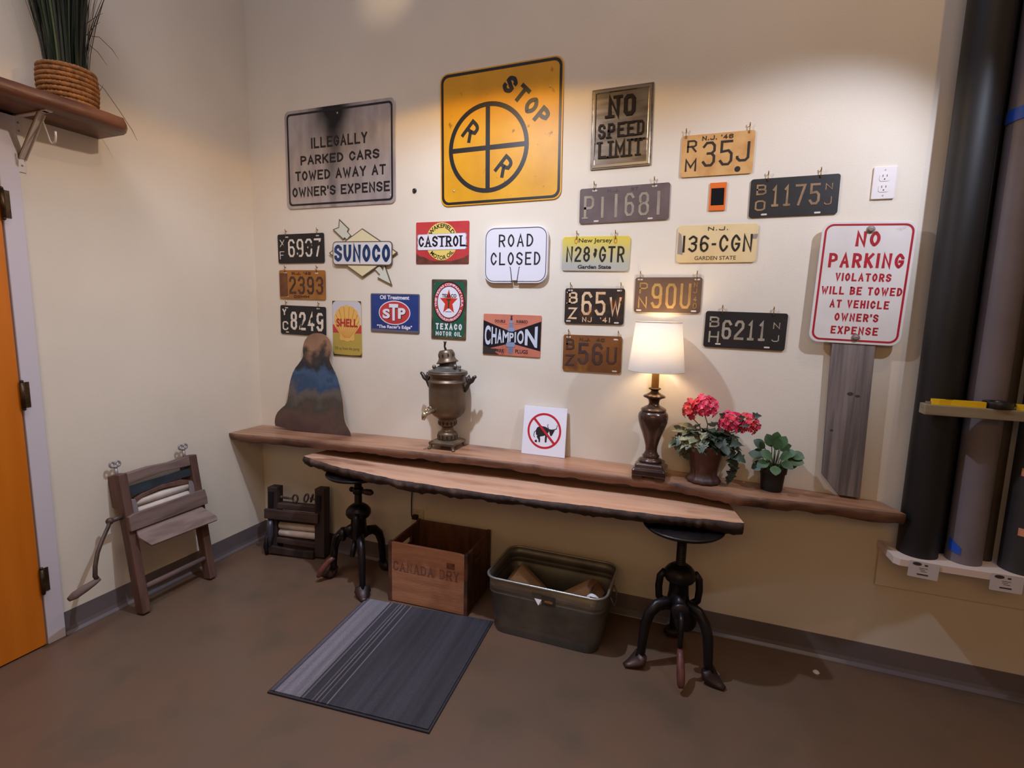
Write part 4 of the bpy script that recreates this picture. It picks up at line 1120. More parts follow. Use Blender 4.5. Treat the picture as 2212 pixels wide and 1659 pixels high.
paper_bag('brown paper bag leaning in the left side of the metal tub', lean_frame((1.785, -.225, .118), (cos(radians(40)), 0, -sin(radians(40))), radians(8)), .21, .17, .082, 5)
paper_bag('brown paper bag leaning in the right side of the metal tub', lean_frame((2.055, -.225, .118), (cos(radians(36)), 0, sin(radians(36))), radians(8)), .20, .16, .082, 8)
mb = MB(); g = []
r = random.Random(4)
for i in range(7):
    g.append([Vector((2.09 + .072 * (i / 6) + .0, -.345 + .008 * sin(i * 1.7), .222 + .035 * sin(pi * i / 6) + .006 * r.uniform(-1, 1))), Vector((2.085 + .07 * (i / 6), -.315 + .008 * cos(i), .215 + .036 * sin(pi * i / 6)))])
pts = [q for row in g for q in row]
mb.add(pts + [p - Vector((0, 0, .0012)) for p in pts], [(2 * i, 2 * i + 1, 2 * i + 3, 2 * i + 2) for i in range(6)] + [(14 + 2 * i, 14 + 2 * i + 2, 14 + 2 * i + 3, 14 + 2 * i + 1) for i in range(6)] + [(0, 2 * 6, 14 + 12, 14)] , 0, True)
tag(mb.build('crumpled_paper', M('paper_white', srgb(226, 220, 220), .6), loc=(2.12, -.31, .19)), 'scrap of white paper in the right front corner of the metal tub', 'paper')

# ------------------------------------------------------------------ doormat
def mat_mat():
    m = M('mat_weave', srgb(62, 64, 80), .9)
    nt = m.node_tree; N = nt.nodes; L = nt.links; b = N['Principled BSDF']
    tc = N.new('ShaderNodeTexCoord'); sx = N.new('ShaderNodeSeparateXYZ'); L.new(tc.outputs['Object'], sx.inputs[0])
    mp = N.new('ShaderNodeMapping'); mp.inputs['Scale'].default_value = (46, .9, 1); L.new(tc.outputs['Object'], mp.inputs[0])
    n1 = N.new('ShaderNodeTexNoise'); n1.inputs['Scale'].default_value = 1; n1.inputs['Detail'].default_value = 3; L.new(mp.outputs[0], n1.inputs['Vector'])
    n2 = N.new('ShaderNodeTexNoise'); n2.inputs['Scale'].default_value = 420; L.new(tc.outputs['Object'], n2.inputs['Vector'])
    mp3 = N.new('ShaderNodeMapping'); mp3.inputs['Scale'].default_value = (9, .8, 1); L.new(tc.outputs['Object'], mp3.inputs[0])
    n3 = N.new('ShaderNodeTexNoise'); n3.inputs['Scale'].default_value = 1; L.new(mp3.outputs[0], n3.inputs['Vector'])
    cr = N.new('ShaderNodeValToRGB'); cr.color_ramp.interpolation = 'CONSTANT'
    mr = N.new('ShaderNodeMapRange'); mr.inputs['From Min'].default_value = -.32; mr.inputs['From Max'].default_value = .32; L.new(sx.outputs['X'], mr.inputs['Value'])
    L.new(mr.outputs[0], cr.inputs[0])
    st = [(0, (78, 72, 80)), (.022, (54, 48, 56)), (.03, (104, 98, 104)), (.20, (50, 46, 54)), (.212, (96, 90, 96)), (.225, (50, 46, 52)), (.275, (88, 80, 86)), (.282, (46, 42, 48)), (.30, (104, 96, 102)), (.308, (46, 42, 48)), (.325, (92, 86, 90)), (.333, (46, 42, 48)), (.375, (104, 96, 102)), (.382, (50, 46, 52))]
    el = cr.color_ramp.elements
    while len(el) < len(st): el.new(.5)
    for q, (p_, c_) in zip(el, st):
        q.position = p_; q.color = (*srgb(*c_), 1)
    add = N.new('ShaderNodeMath'); add.operation = 'ADD'; L.new(n1.outputs['Fac'], add.inputs[0]); L.new(n3.outputs['Fac'], add.inputs[1])
    r2 = N.new('ShaderNodeMapRange'); r2.inputs['From Min'].default_value = .75; r2.inputs['From Max'].default_value = 1.25; r2.inputs['To Min'].default_value = .75; r2.inputs['To Max'].default_value = 1.5; L.new(add.outputs[0], r2.inputs['Value'])
    m2 = N.new('ShaderNodeMath'); m2.operation = 'MULTIPLY'
    r3 = N.new('ShaderNodeMapRange'); r3.inputs['From Min'].default_value = .3; r3.inputs['From Max'].default_value = .7; r3.inputs['To Min'].default_value = .7; r3.inputs['To Max'].default_value = 1.3; L.new(n2.outputs['Fac'], r3.inputs['Value'])
    L.new(r2.outputs[0], m2.inputs[0]); L.new(r3.outputs[0], m2.inputs[1])
    vm = N.new('ShaderNodeVectorMath'); vm.operation = 'SCALE'; L.new(cr.outputs[0], vm.inputs[0]); L.new(m2.outputs[0], vm.inputs['Scale'])
    L.new(vm.outputs[0], b.inputs['Base Color'])
    bp = N.new('ShaderNodeBump'); bp.inputs['Strength'].default_value = .4; bp.inputs['Distance'].default_value = .004; L.new(n2.outputs['Fac'], bp.inputs['Height']); L.new(bp.outputs[0], b.inputs['Normal'])
    return m


TM = Matrix.Translation((1.362, -.677, 0)) @ Matrix.Rotation(radians(4.5), 4, 'Z')
e = thing('doormat', 'grey and blue striped doormat on the floor', 'mat', None, None, TM)
part('pile', MB().slab([(-.318, -.333), (.316, -.326), (.322, .338), (-.318, .326)], .004, .011), mat_mat(), e, bevel=.002)
part('rubber_backing', MB().slab([(-.326, -.341), (.324, -.334), (.330, .345), (-.325, .333)], .0, .0065), M('rubber_dark', srgb(40, 36, 44), .8), e)

# ------------------------------------------------------------------ mangles (clothes wringers)
oldw = M('mangle_wood', srgb(106, 74, 62), .65, col2=srgb(72, 48, 42), scale=5, stretch=(5, 5, .8), lo=.38, hi=.66, bump=.12)
greyw = M('mangle_board', srgb(122, 100, 92), .75, col2=srgb(92, 72, 66), scale=5, stretch=(.8, 6, 6), bump=.12)
roller = M('roller_rubber', srgb(212, 198, 188), .55, col2=srgb(192, 176, 164), scale=10)
castg = M('cast_grey', srgb(150, 142, 142), .45, .4)
steelb = M('spring_steel', srgb(72, 84, 94), .4, .5, col2=srgb(60, 62, 68), scale=12)
ironr = M('iron_brown', srgb(92, 74, 66), .55, .45, col2=srgb(70, 54, 48), scale=14)


def thumb(e, x, y, z, mat):
    mb = MB().tube([(x, y, z - .03), (x, y, z + .012)], .007, 8)
    for s_ in (-1, 1):
        mb.tube([(x + s_ * (.012 + .010 * cos(a)), y, z + .030 + .0115 * sin(a)) for a in [2 * pi * i / 12 for i in range(12)]], .0048, 7, True)
    mb.ball((x, y, z + .018), .010, 8)
    mb.build('wing_screw', mat, e, local=True)


F1 = lean_frame((.172, -.692, .010), (0, 1, 0), radians(8.3))
e = thing('clothes_wringer', 'old wooden clothes wringer with a long crank, leaning on the left wall', 'wringer', None, 'old clothes wringers', F1)
HW = .192
for s_ in (-1, 1):
    x0, x1 = (-HW, -HW + .038) if s_ < 0 else (HW - .038, HW)
    pm_ = MB().ext([(x0, 0), (x1, 0), (x1, .655), (x0, .655)], 0, .05)
    part('side_post', pm_, oldw, e, bevel=.004)
    bx = MB().box(x0 - .002 * s_, x1 - .002 * s_, .05, .088, .50, .648)
    part('rear_block', bx, oldw, e, bevel=.004)
part('top_rail', MB().ext([(-HW + .038, .60), (-.08, .606), (.02, .612), (HW - .038, .606), (HW - .038, .655), (.06, .648), (-.04, .655), (-HW + .038, .65)], .004, .046), greyw, e, bevel=.003)
part('leaf_spring', MB().ext([(-HW + .038, .54), (-.05, .548), (.06, .556), (HW - .038, .552), (HW - .038, .592), (-HW + .038, .588)], .018, .03), steelb, e)
part('pressure_bar', MB().ext([(-HW + .038, .515), (-.1, .54), (0, .552), (.1, .548), (HW - .038, .53), (HW - .038, .515), (0, .534), (-.1, .522), (-HW + .06, .505), (-HW + .038, .505)], .012, .042), oldw, e, bevel=.002)
for z in (.505, .462):
    part('roller', MB().tube([(-HW + .045, .034, z), (-HW + .05, .034, z), (HW - .05, .034, z), (HW - .045, .034, z)], [.012, .0205, .0205, .012], 20), roller, e)
for s_ in (-1, 1):
    x = s_ * (HW - .049)
    part('roller_bracket', MB().ext([(x - .012, .44), (x + .012, .44), (x + .014, .50), (x + .008, .525), (x - .010, .53), (x - .013, .5)], .006, .018), castg, e, bevel=.002)
part('front_board', MB().ext([(-HW + .002, .392), (HW + .004, .392), (HW + .006, .42), (HW, .47), (-HW + .03, .468), (-HW + .002, .46)], -.018, 0), greyw, e, bevel=.003)
dt = lean_frame((0, .004, .384), (1, 0, 0), radians(36))
part('drain_board', MB().ext([(-HW + .03, 0), (-HW + .022, -.04), (-HW + .05, -.098), (HW + .004, -.105), (HW + .012, -.085), (HW - .03, 0)], -.012, 0, T=dt @ Matrix.Rotation(0, 4, 'X')), M('drain_wood', srgb(138, 116, 108), .8, col2=srgb(112, 92, 84), scale=6, stretch=(1, 5, 5), bump=.1), e, bevel=.002)
part('rung', MB().tube([(-HW + .03, .022, .112), (HW - .03, .022, .112)], .0125, 12), greyw, e)
part('rear_rail', MB().box(-HW + .038, HW - .038, .03, .048, .39, .44), oldw, e)
cr = MB().tube([(-HW + .004, .03, .462), (-HW - .045, .03, .460)], .011, 10).ball((-HW - .05, .03, .460), .016, 10)
cr.tube([(-HW - .05, .03, .460), (-HW - .066, .020, .44), (-HW - .105, .004, .40), (-HW - .138, -.006, .355), (-HW - .158, -.010, .305), (-HW - .166, -.012, .265), (-HW - .160, -.012, .248)], [.0115, .0095, .0095, .010, .0105, .011, .0105], 10, flat=.75)
c_o = part('crank', cr, ironr, e)
MB().tube([(-HW - .152, -.012, .247), (-HW - .175, -.012, .240), (-HW - .21, -.012, .232), (-HW - .25, -.012, .222), (-HW - .272, -.012, .216)], [.009, .0125, .016, .0165, .009], 12).build('grip', greyw, c_o, local=True)
thumb(e, -HW + .012, .03, .672, castg); thumb(e, HW - .045, .03, .675, castg)

F2 = lean_frame((.372, -.155, 0), (cos(radians(10)), sin(radians(10)), 0), radians(3))
darkw = M('dark_mangle_wood', srgb(58, 42, 38), .6, col2=srgb(38, 28, 26), scale=6, stretch=(5, 5, 1), bump=.1)
e = thing('clothes_wringer', 'small dark clothes wringer standing on the floor in the corner', 'wringer', None, 'old clothes wringers', F2)
for s_ in (-1, 1):
    x0, x1 = (-.178, -.118) if s_ < 0 else (.118, .178)
    part('side_post', MB().box(x0, x1, .0, .062, .012, .395 if s_ < 0 else .41), darkw, e, bevel=.004)
    part('post_iron', MB().box(x0 + .014, x1 - .02, -.008, 0, .285, .37), M('mangle_iron', srgb(38, 34, 38), .45, .5), e)
part('press_board', MB().box(-.186, .150, -.022, -.002, .215, .272).box(-.118, .118, 0, .05, .27, .305), M('press_wood', srgb(74, 54, 46), .65, col2=srgb(52, 38, 34), scale=6, stretch=(1, 5, 5)), e, bevel=.005)
part('spring', MB().box(-.118, .118, .006, .05, .196, .206), MATS['mangle_iron'], e)
for z in (.170, .126):
    part('roller', MB().tube([(-.118, .026, z), (-.112, .026, z), (.112, .026, z), (.118, .026, z)], [.012, .021, .021, .012], 20), roller, e)
part('end_bracket', MB().tube([(-.150, -.014, .205), (-.148, -.018, .17), (-.148, -.018, .12), (-.154, -.012, .06)], [.014, .017, .018, .012], 10), M('bracket_blue', srgb(84, 84, 98), .4, .5), e)
part('clamp_board', MB().ext([(-.180, .01), (.12, .006), (.12, .05), (-.02, .046), (-.180, .058)], -.016, .004), darkw, e, bevel=.004)
part('lower_board', MB().ext([(-.12, .07), (.12, .062), (.12, .092), (-.12, .102)], .0, .05), MATS['press_wood'], e, bevel=.003)
part('clamp_pad', MB().tube([(-.170, -.012, .12), (-.178, -.016, .05), (-.172, -.014, .004)], [.012, .014, .011], 8), MATS['mangle_iron'], e)
mb = MB().tube([(-.11, .02, .335), (-.06, .02, .334), (-.03, .02, .334)], [.006, .007, .006], 8).ball((-.10, .02, .335), .011, 8)
mb.tube([(-.014 + .016 * cos(a), .02, .335 + .021 * sin(a)) for a in [2 * pi * i / 14 for i in range(14)]], .0055, 8, True)
part('wing_screw', mb, ironr, e)
mb = MB().tube([(.118, .02, .34), (.095, .02, .342), (.08, .02, .344)], .006, 8)
mb.tube([(.055 + .012 * cos(a) + .006 * sin(a), .02, .344 + .024 * sin(a)) for a in [2 * pi * i / 14 for i in range(14)]], .0055, 8, True)
mb.tube([(.09 + .006 * sin(a), .02 + .006 * cos(a), .346 + .022 * sin(a)) for a in [2 * pi * i / 14 for i in range(14)]], .005, 8, True)
part('wing_screw', mb, ironr, e)

# ------------------------------------------------------------------ table lamp
LC = (2.305, -.122, ZS(2.305))
e = thing('table_lamp', 'table lamp with a cream shade and dark bronze turned base', 'lamp', LC)
brz = M('lamp_bronze', srgb(78, 52, 42), .24, .35, col2=srgb(52, 34, 30), scale=8, coat=.5)
brl = M('lamp_brass_edge', srgb(146, 122, 92), .3, .6)
L_ = lambda P: [(r_, z) for r_, z in P]
bm = MB()


def sqring(hw, z, r=.008):
    return [Vector((LC[0] + p[0], LC[1] + p[1], LC[2] + z)) for p in rrect(2 * hw, 2 * hw, r, 3)]


for sx in (-1, 1):
    for sy in (-1, 1):
        bm.box(LC[0] + sx * .046 - .022, LC[0] + sx * .046 + .022, LC[1] + sy * .046 - .022, LC[1] + sy * .046 + .022, LC[2], LC[2] + .014)
bm.loft([sqring(.069, .012), sqring(.070, .016), sqring(.070, .034), sqring(.066, .040), sqring(.060, .043), sqring(.057, .056), sqring(.052, .062)], smooth=False)
bm.build('foot', brz, e, bevel=.002)
MB().lathe([(.0001, .060), (.046, .061), (.049, .067), (.046, .074), (.036, .078), (.033, .083), (.037, .088), (.030, .096), (.0245, .110), (.0255, .130), (.032, .155), (.042, .185), (.053, .213), (.060, .236), (.063, .256), (.061, .270), (.054, .280), (.050, .283), (.0001, .283)], 40, LC).build('vase', brz, e)
MB().lathe([(.0001, .281), (.050, .282), (.053, .287), (.051, .293), (.043, .298), (.034, .303), (.024, .308), (.021, .318), (.024, .330), (.033, .338), (.045, .342), (.047, .346), (.042, .351), (.028, .357), (.018, .363), (.015, .369), (.019, .374), (.026, .377), (.025, .381), (.016, .384), (.0001, .384)], 40, LC).build('neck', M('lamp_neck', srgb(104, 80, 62), .25, .5, col2=srgb(70, 48, 38), scale=14), e)
MB().lathe([(.0001, .382), (.0155, .383), (.0155, .47), (.017, .472), (.017, .52), (.0001, .52)], 24, LC).build('candle_sleeve', M('sleeve_gold', srgb(240, 186, 100), .5), e)
MB().lathe([(.0001, .52), (.012, .522), (.018, .545), (.029, .575), (.030, .592), (.022, .612), (.0001, .62)], 20, LC).build('bulb', M('bulb_glass', (1, .8, .5), .3), e)
bn = MATS['bulb_glass'].node_tree.nodes['Principled BSDF']
bn.inputs['Emission Color'].default_value = (1, .78, .5, 1); bn.inputs['Emission Strength'].default_value = 60
shm = bpy.data.materials.new('lampshade_linen'); shm.use_nodes = True
nt = shm.node_tree; nt.nodes.clear()
o_ = nt.nodes.new('ShaderNodeOutputMaterial'); df = nt.nodes.new('ShaderNodeBsdfDiffuse'); tl = nt.nodes.new('ShaderNodeBsdfTranslucent'); mx = nt.nodes.new('ShaderNodeMixShader')
df.inputs[0].default_value = (.86, .80, .72, 1); tl.inputs[0].default_value = (.92, .84, .72, 1); mx.inputs[0].default_value = .27
nt.links.new(df.outputs[0], mx.inputs[1]); nt.links.new(tl.outputs[0], mx.inputs[2]); nt.links.new(mx.outputs[0], o_.inputs[0])
z0, z1 = .455, .658
sh_ = MB().lathe([(.1155, z0), (.0935, z1), (.0920, z1), (.1140, z0), (.1155, z0)], 56, LC, caps=False).build('shade', shm, e)
MB().tube([(LC[0] + .1152 * cos(2 * pi * i / 48), LC[1] + .1152 * sin(2 * pi * i / 48), LC[2] + z0) for i in range(48)], .0017, 6, True).tube([(LC[0] + .0932 * cos(2 * pi * i / 48), LC[1] + .0932 * sin(2 * pi * i / 48), LC[2] + z1) for i in range(48)], .0017, 6, True).build('trim', M('shade_trim', srgb(206, 190, 164), .7), sh_)
hp = MB()
for k in range(3):
    a = radians(30 + 120 * k)
    hp.tube([(LC[0], LC[1], LC[2] + z1 - .02), (LC[0] + .0915 * cos(a), LC[1] + .0915 * sin(a), LC[2] + z1 - .004)], .0015, 6)
for s_ in (-1, 1):
    hp.tube([(LC[0] + s_ * .012, LC[1], LC[2] + .515), (LC[0] + s_ * .045, LC[1], LC[2] + .55), (LC[0] + s_ * .045, LC[1], LC[2] + .60), (LC[0], LC[1], LC[2] + z1 - .02)], .0014, 6)
hp.build('harp', brl, e)
lamp('table_lamp_light', 'POINT', (LC[0], LC[1], LC[2] + .575), 8.0, (1.0, .86, .66), .028)

# ------------------------------------------------------------------ samovar
SCn = (1.312, -.098, ZS(1.312))
e = thing('samovar', 'tarnished brass samovar with two scroll handles and a tap', 'samovar', SCn)
brs = M('tarnished_brass', srgb(116, 96, 74), .4, .6, col2=srgb(80, 66, 56), scale=6, lo=.38, hi=.66, col3=srgb(146, 104, 60), scale3=4, lo3=.55, hi3=.75)
brd = M('samovar_dark', srgb(70, 60, 54), .4, .7)
slot = M('slot_shadow', srgb(20, 16, 14), .8)


def sq2(hw, z, r=.006):
    return [Vector((SCn[0] + p[0] , SCn[1] + p[1] , SCn[2] + z)) for p in rrect(2 * hw, 2 * hw, r, 3)]


bm = MB().loft([sq2(.066, .022), sq2(.070, .026), sq2(.070, .034), sq2(.063, .039), sq2(.052, .043)], smooth=False)
for sx in (-1, 1):
    for sy in (-1, 1):
        x, y = SCn[0] + sx * .060, SCn[1] + sy * .060
        bm.tube([(x, y, SCn[2] + .028), (x, y, SCn[2] + .012), (x + sx * .006, y + sy * .006, SCn[2] + .004), (x + sx * .008, y + sy * .008, SCn[2])], [.010, .008, .0075, .009], 8)
bm.build('base', M('brass_pale', srgb(124, 104, 80), .42, .5, col2=srgb(90, 76, 62), scale=10), e)
pd = MB().lathe([(.0001, .041), (.048, .042), (.050, .05), (.049, .068), (.047, .078), (.036, .084), (.030, .092), (.0275, .1), (.03, .108), (.041, .113), (.046, .119), (.046, .140), (.042, .146), (.05, .15), (.0001, .152)], 36, SCn).build('pedestal', brs, e)
for rr, zz, hh in ((.0497, .059, .009), (.0462, .129, .008)):
    sl = MB()
    for k in range(14):
        a = 2 * pi * k / 14
        sl.box(-.0035, .0035, -.001, .001, -hh, hh, T=Matrix.Translation((SCn[0] + rr * sin(a), SCn[1] - rr * cos(a), SCn[2] + zz)) @ Matrix.Rotation(a, 4, 'Z'))
    sl.build('vent_slots', slot, pd)
MB().lathe([(.0001, .148), (.045, .15), (.066, .16), (.083, .178), (.090, .2), (.0925, .23), (.0935, .30), (.0935, .328), (.097, .331), (.097, .337), (.092, .340), (.086, .348), (.087, .356), (.092, .364), (.098, .372), (.0985, .378), (.095, .382), (.0001, .384)], 44, SCn).build('body', brs, e)
MB().lathe([(.0001, .380), (.094, .381), (.097, .385), (.085, .389), (.066, .396), (.058, .403), (.052, .406), (.05, .41), (.042, .412), (.041, .432), (.036, .436), (.0001, .437)], 36, SCn).ball((SCn[0] - .06, SCn[1] - .03, SCn[2] + .405), .011, 8).ball((SCn[0] + .055, SCn[1] - .03, SCn[2] + .413), .012, 8).tube([(SCn[0] + .075, SCn[1] - .02, SCn[2] + .39), (SCn[0] + .075, SCn[1] - .02, SCn[2] + .41)], .006, 8).ball((SCn[0] + .075, SCn[1] - .02, SCn[2] + .412), .008, 8).build('lid', M('lid_grey', srgb(112, 104, 96), .4, .6, col2=srgb(86, 78, 70), scale=9), e)
TCp = Matrix.Translation((SCn[0] - .002, SCn[1], SCn[2] + .425)) @ Matrix.Rotation(radians(-9), 4, 'Y')
cp = MB().lathe([(.0001, .0), (.05, .0), (.056, .003), (.05, .009), (.043, .018), (.040, .028), (.040, .048), (.034, .060), (.029, .064), (.0001, .066)], 36, T=TCp).build('chimney_cap', brs, e)
sl = MB()
for k in range(9):
    a = 2 * pi * k / 9
    sl.ext(ell(0, 0, .0042, .008, 12), -.001, .001, T=TCp @ Matrix.Translation((.0402 * sin(a), -.0402 * cos(a), .038)) @ Matrix.Rotation(a, 4, 'Z'))
sl.build('vent_holes', slot, cp)
MB().tube([tuple(TCp @ Vector(p)) for p in ((.0, 0, .064), (-.004, 0, .082), (.001, 0, .098), (.002, 0, .106))], [.006, .0045, .006, .0085], 10).build('knob', brd, cp)
for s_ in (-1, 1):
    hb = MB()
    q = lambda x, z: (SCn[0] + s_ * x, SCn[1], SCn[2] + z)
    hb.tube([q(.092, .29), q(.102, .305), (q(.112, .325)), q(.118, .35), q(.112, .368), q(.104, .360), q(.106, .342), q(.117, .332), q(.132, .345), q(.142, .362), q(.152, .368)], [.008, .010, .0095, .009, .008, .007, .007, .009, .0105, .0095, .007], 9)
    hb.build('handle', brd, e)
tp = MB().tube([(SCn[0] - .03, SCn[1] - .085, SCn[2] + .198), (SCn[0] - .043, SCn[1] - .115, SCn[2] + .192), (SCn[0] - .052, SCn[1] - .135, SCn[2] + .186)], [.010, .009, .012], 10).tube([(SCn[0] - .052, SCn[1] - .135, SCn[2] + .196), (SCn[0] - .054, SCn[1] - .138, SCn[2] + .178), (SCn[0] - .056, SCn[1] - .142, SCn[2] + .160)], [.013, .0125, .007], 10)
to = tp.build('tap', M('brass_bright', srgb(176, 160, 132), .25, .8), e)
MB().tube([(SCn[0] - .050, SCn[1] - .132, SCn[2] + .192), (SCn[0] - .046, SCn[1] - .130, SCn[2] + .212)], .005, 8).tube([(SCn[0] - .03 + .009 * cos(a), SCn[1] - .128, SCn[2] + .216 + .008 * sin(a)) for a in [2 * pi * i / 12 for i in range(12)]], .0035, 7, True).tube([(SCn[0] - .047, SCn[1] - .130, SCn[2] + .211), (SCn[0] - .038, SCn[1] - .128, SCn[2] + .214)], .0045, 7).build('tap_key', MATS['brass_bright'], to)

# ------------------------------------------------------------------ paper sign (crossed out bull)
TP = lean_frame((1.797, -.048, ZS(1.797) + .001), (1, 0, 0), radians(7))
e = thing('paper_sign', 'white board leaning on the wall with a crossed out black bull in a red ring', 'sign', None, None, TP)
part('board', MB().ext([(-.108, 0), (.108, 0), (.106, .233), (-.106, .233)], 0, .007), [M('foam_white', srgb(226, 222, 230), .6)], e)
part('red_ring', MB().ring(ell(.0, .118, .084, .086, 56), ell(.0, .118, .074, .076, 56), -.0006, 0), M('ban_red', srgb(186, 30, 44), .5), e)
T = Matrix.Translation((0, 0, .118)) @ Matrix.Rotation(radians(47), 4, 'Y')
part('red_bar', MB().box(-.076, .076, -.0012, -.0006, -.0055, .0055, T=T), MATS['ban_red'], e)
ink = M('bull_black', srgb(26, 22, 26), .6)
b_ = MB()
b_.ext([(-.042, .118), (-.036, .132), (-.02, .141), (.004, .139), (.018, .133), (.024, .120), (.016, .102), (-.002, .094), (-.026, .088), (-.040, .098)], -.0006, 0)
b_.ext([(-.030, .095), (-.020, .093), (-.017, .075), (-.018, .062), (-.024, .062), (-.026, .074), (-.036, .088)], -.0006, 0)
b_.ext([(.006, .104), (.016, .104), (.015, .066), (.009, .062), (.006, .068)], -.0006, 0)
b_.ext([(.020, .130), (.034, .128), (.048, .130), (.052, .126), (.040, .100), (.034, .096), (.030, .102)], -.0006, 0)
part('bull', b_, ink, e)
b_ = MB().tube([(.022, -.0004, .130), (.016, -.0004, .140), (.017, -.0004, .152)], .0016, 6).tube([(.048, -.0004, .129), (.060, -.0004, .134), (.063, -.0004, .152)], .0016, 6).tube([(-.042, -.0004, .116), (-.049, -.0004, .108), (-.050, -.0004, .092), (-.046, -.0004, .084)], .0015, 6)
part('horns_and_tail', b_, ink, e)
part('dropping', MB().ext(ell(-.038, .066, .006, .006, 14), -.0006, 0), ink, e)

# ------------------------------------------------------------------ plain cardboard standee
def standee_mat():
    m = M('standee_print', srgb(70, 66, 68), .6)
    nt = m.node_tree; N = nt.nodes; L = nt.links; b = N['Principled BSDF']
    tc = N.new('ShaderNodeTexCoord'); sx = N.new('ShaderNodeSeparateXYZ'); L.new(tc.outputs['Object'], sx.inputs[0])
    ns = N.new('ShaderNodeTexNoise'); ns.inputs['Scale'].default_value = 9; ns.inputs['Detail'].default_value = 4; L.new(tc.outputs['Object'], ns.inputs['Vector'])
    a = N.new('ShaderNodeMath'); a.operation = 'MULTIPLY_ADD'; a.inputs[1].default_value = .34; L.new(ns.outputs['Fac'], a.inputs[0]); L.new(sx.outputs['Z'], a.inputs[2])
    mr = N.new('ShaderNodeMapRange'); mr.inputs['From Min'].default_value = .12; mr.inputs['From Max'].default_value = .76; L.new(a.outputs[0], mr.inputs['Value'])
    cr = N.new('ShaderNodeValToRGB'); L.new(mr.outputs[0], cr.inputs[0])
    st = [(0, (64, 46, 44)), (.2, (92, 66, 56)), (.3, (70, 62, 52)), (.42, (96, 86, 78)), (.5, (44, 68, 96)), (.6, (60, 84, 112)), (.66, (34, 36, 42)), (.74, (60, 48, 42)), (.82, (150, 112, 84)), (1, (126, 92, 70))]
    el = cr.color_ramp.elements
    while len(el) < len(st): el.new(.5)
    for q, (p_, c_) in zip(el, st):
        q.position = p_; q.color = (*srgb(*c_), 1)
    L.new(cr.outputs[0], b.inputs['Base Color'])
    return m


TS = lean_frame((.42, -.078, ZS(.42) + .005), (1, 0, 0), radians(6.6))
e = thing('cardboard_standee', 'cardboard standee in brown, blue and dark patches on the shelf by the corner', 'standee', None, None, TS)
ol = [(-.235, 0), (.285, -.004), (.292, .012), (.28, .034), (.25, .07), (.235, .12), (.228, .18), (.205, .26), (.175, .33), (.135, .385), (.118, .42), (.13, .46), (.128, .50), (.105, .535), (.06, .556), (.01, .558), (-.035, .54), (-.062, .505), (-.068, .46), (-.06, .42), (-.085, .385), (-.125, .34), (-.148, .27), (-.155, .19), (-.165, .14), (-.2, .115), (-.235, .08), (-.246, .035)]
# smooth the outline once
sm = []
for i in range(len(ol)):
    a_, b2 = Vector(ol[i]), Vector(ol[(i + 1) % len(ol)])
    sm += [tuple(a_ * .75 + b2 * .25), tuple(a_ * .25 + b2 * .75)]
part('printed_face', MB().ext(sm, -.001, .0), standee_mat(), e)
part('cardboard_back', MB().ext(sm, .0, .005), M('cardboard', srgb(168, 138, 104), .8), e)

# ------------------------------------------------------------------ plants
def leaf_mesh(mb, base, d, up, length, width, lobed, curl, mi=0, fold=.25, r=rnd):
    d = Vector(d).normalized(); up = Vector(up); s_ = d.cross(up)
    if s_.length < 1e-4: s_ = d.orthogonal()
    s_.normalize(); n_ = s_.cross(d).normalized()
    if lobed:
        hf = [(0, .02), (.10, .34), (.02, .5), (.26, .40), (.38, .30), (.52, .48), (.62, .24), (.8, .16), (1, 0)]
    else:
        hf = [(0, .03), (.12, .24), (.3, .43), (.5, .5), (.7, .44), (.86, .27), (1, 0)]
    mid = []; lf_ = []; rt = []
    for (t, w_) in hf:
        c_ = Vector(base) + d * (t * length) - n_ * (curl * length * t * t)
        mid.append(c_); lf_.append(c_ + s_ * (w_ * width) + n_ * (fold * w_ * width)); rt.append(c_ - s_ * (w_ * width) + n_ * (fold * w_ * width))
    k = len(hf); vs = mid + lf_ + rt
    for v in vs:
        if v.y > -.004: v.y = -.004 - .004 * r.random()
    fs = []
    for i in range(k - 1):
        fs += [(i, i + 1, k + i + 1, k + i), (i, 2 * k + i, 2 * k + i + 1, i + 1)]
    mb.add(vs, fs, mi, True)


def leafmat(name, c1, c2, sc=18):
    return M(name, c1, .5, col2=c2, scale=sc, lo=.4, hi=.62)


GP = (2.522, -.100, ZS(2.52))
e = thing('potted_geranium', 'pink flowering ivy and geranium arrangement in a fluted dark brown pot', 'potted plant', GP)
potm = M('pot_brown', srgb(84, 50, 40), .5, col2=srgb(58, 34, 30), scale=9)
rings = []
for r_, z in [(.058, 0), (.067, .004), (.069, .012), (.062, .022), (.054, .032), (.053, .05), (.060, .085), (.070, .125), (.076, .150), (.079, .153), (.079, .164), (.071, .165), (.066, .150)]:
    ring_ = []
    for j in range(48):
        a = 2 * pi * j / 48; k = 1 + (.035 if z < .025 else .02) * cos(12 * a)
        ring_.append(Vector((GP[0] + r_ * k * cos(a), GP[1] + r_ * k * sin(a), GP[2] + z)))
    rings.append(ring_)
MB().loft(rings).build('pot', potm, e)
r = random.Random(21)
mbv = MB(); mbd = MB(); stm = MB()
def gpt(x, y, z): return (GP[0] + x, GP[1] + y, GP[2] + z)
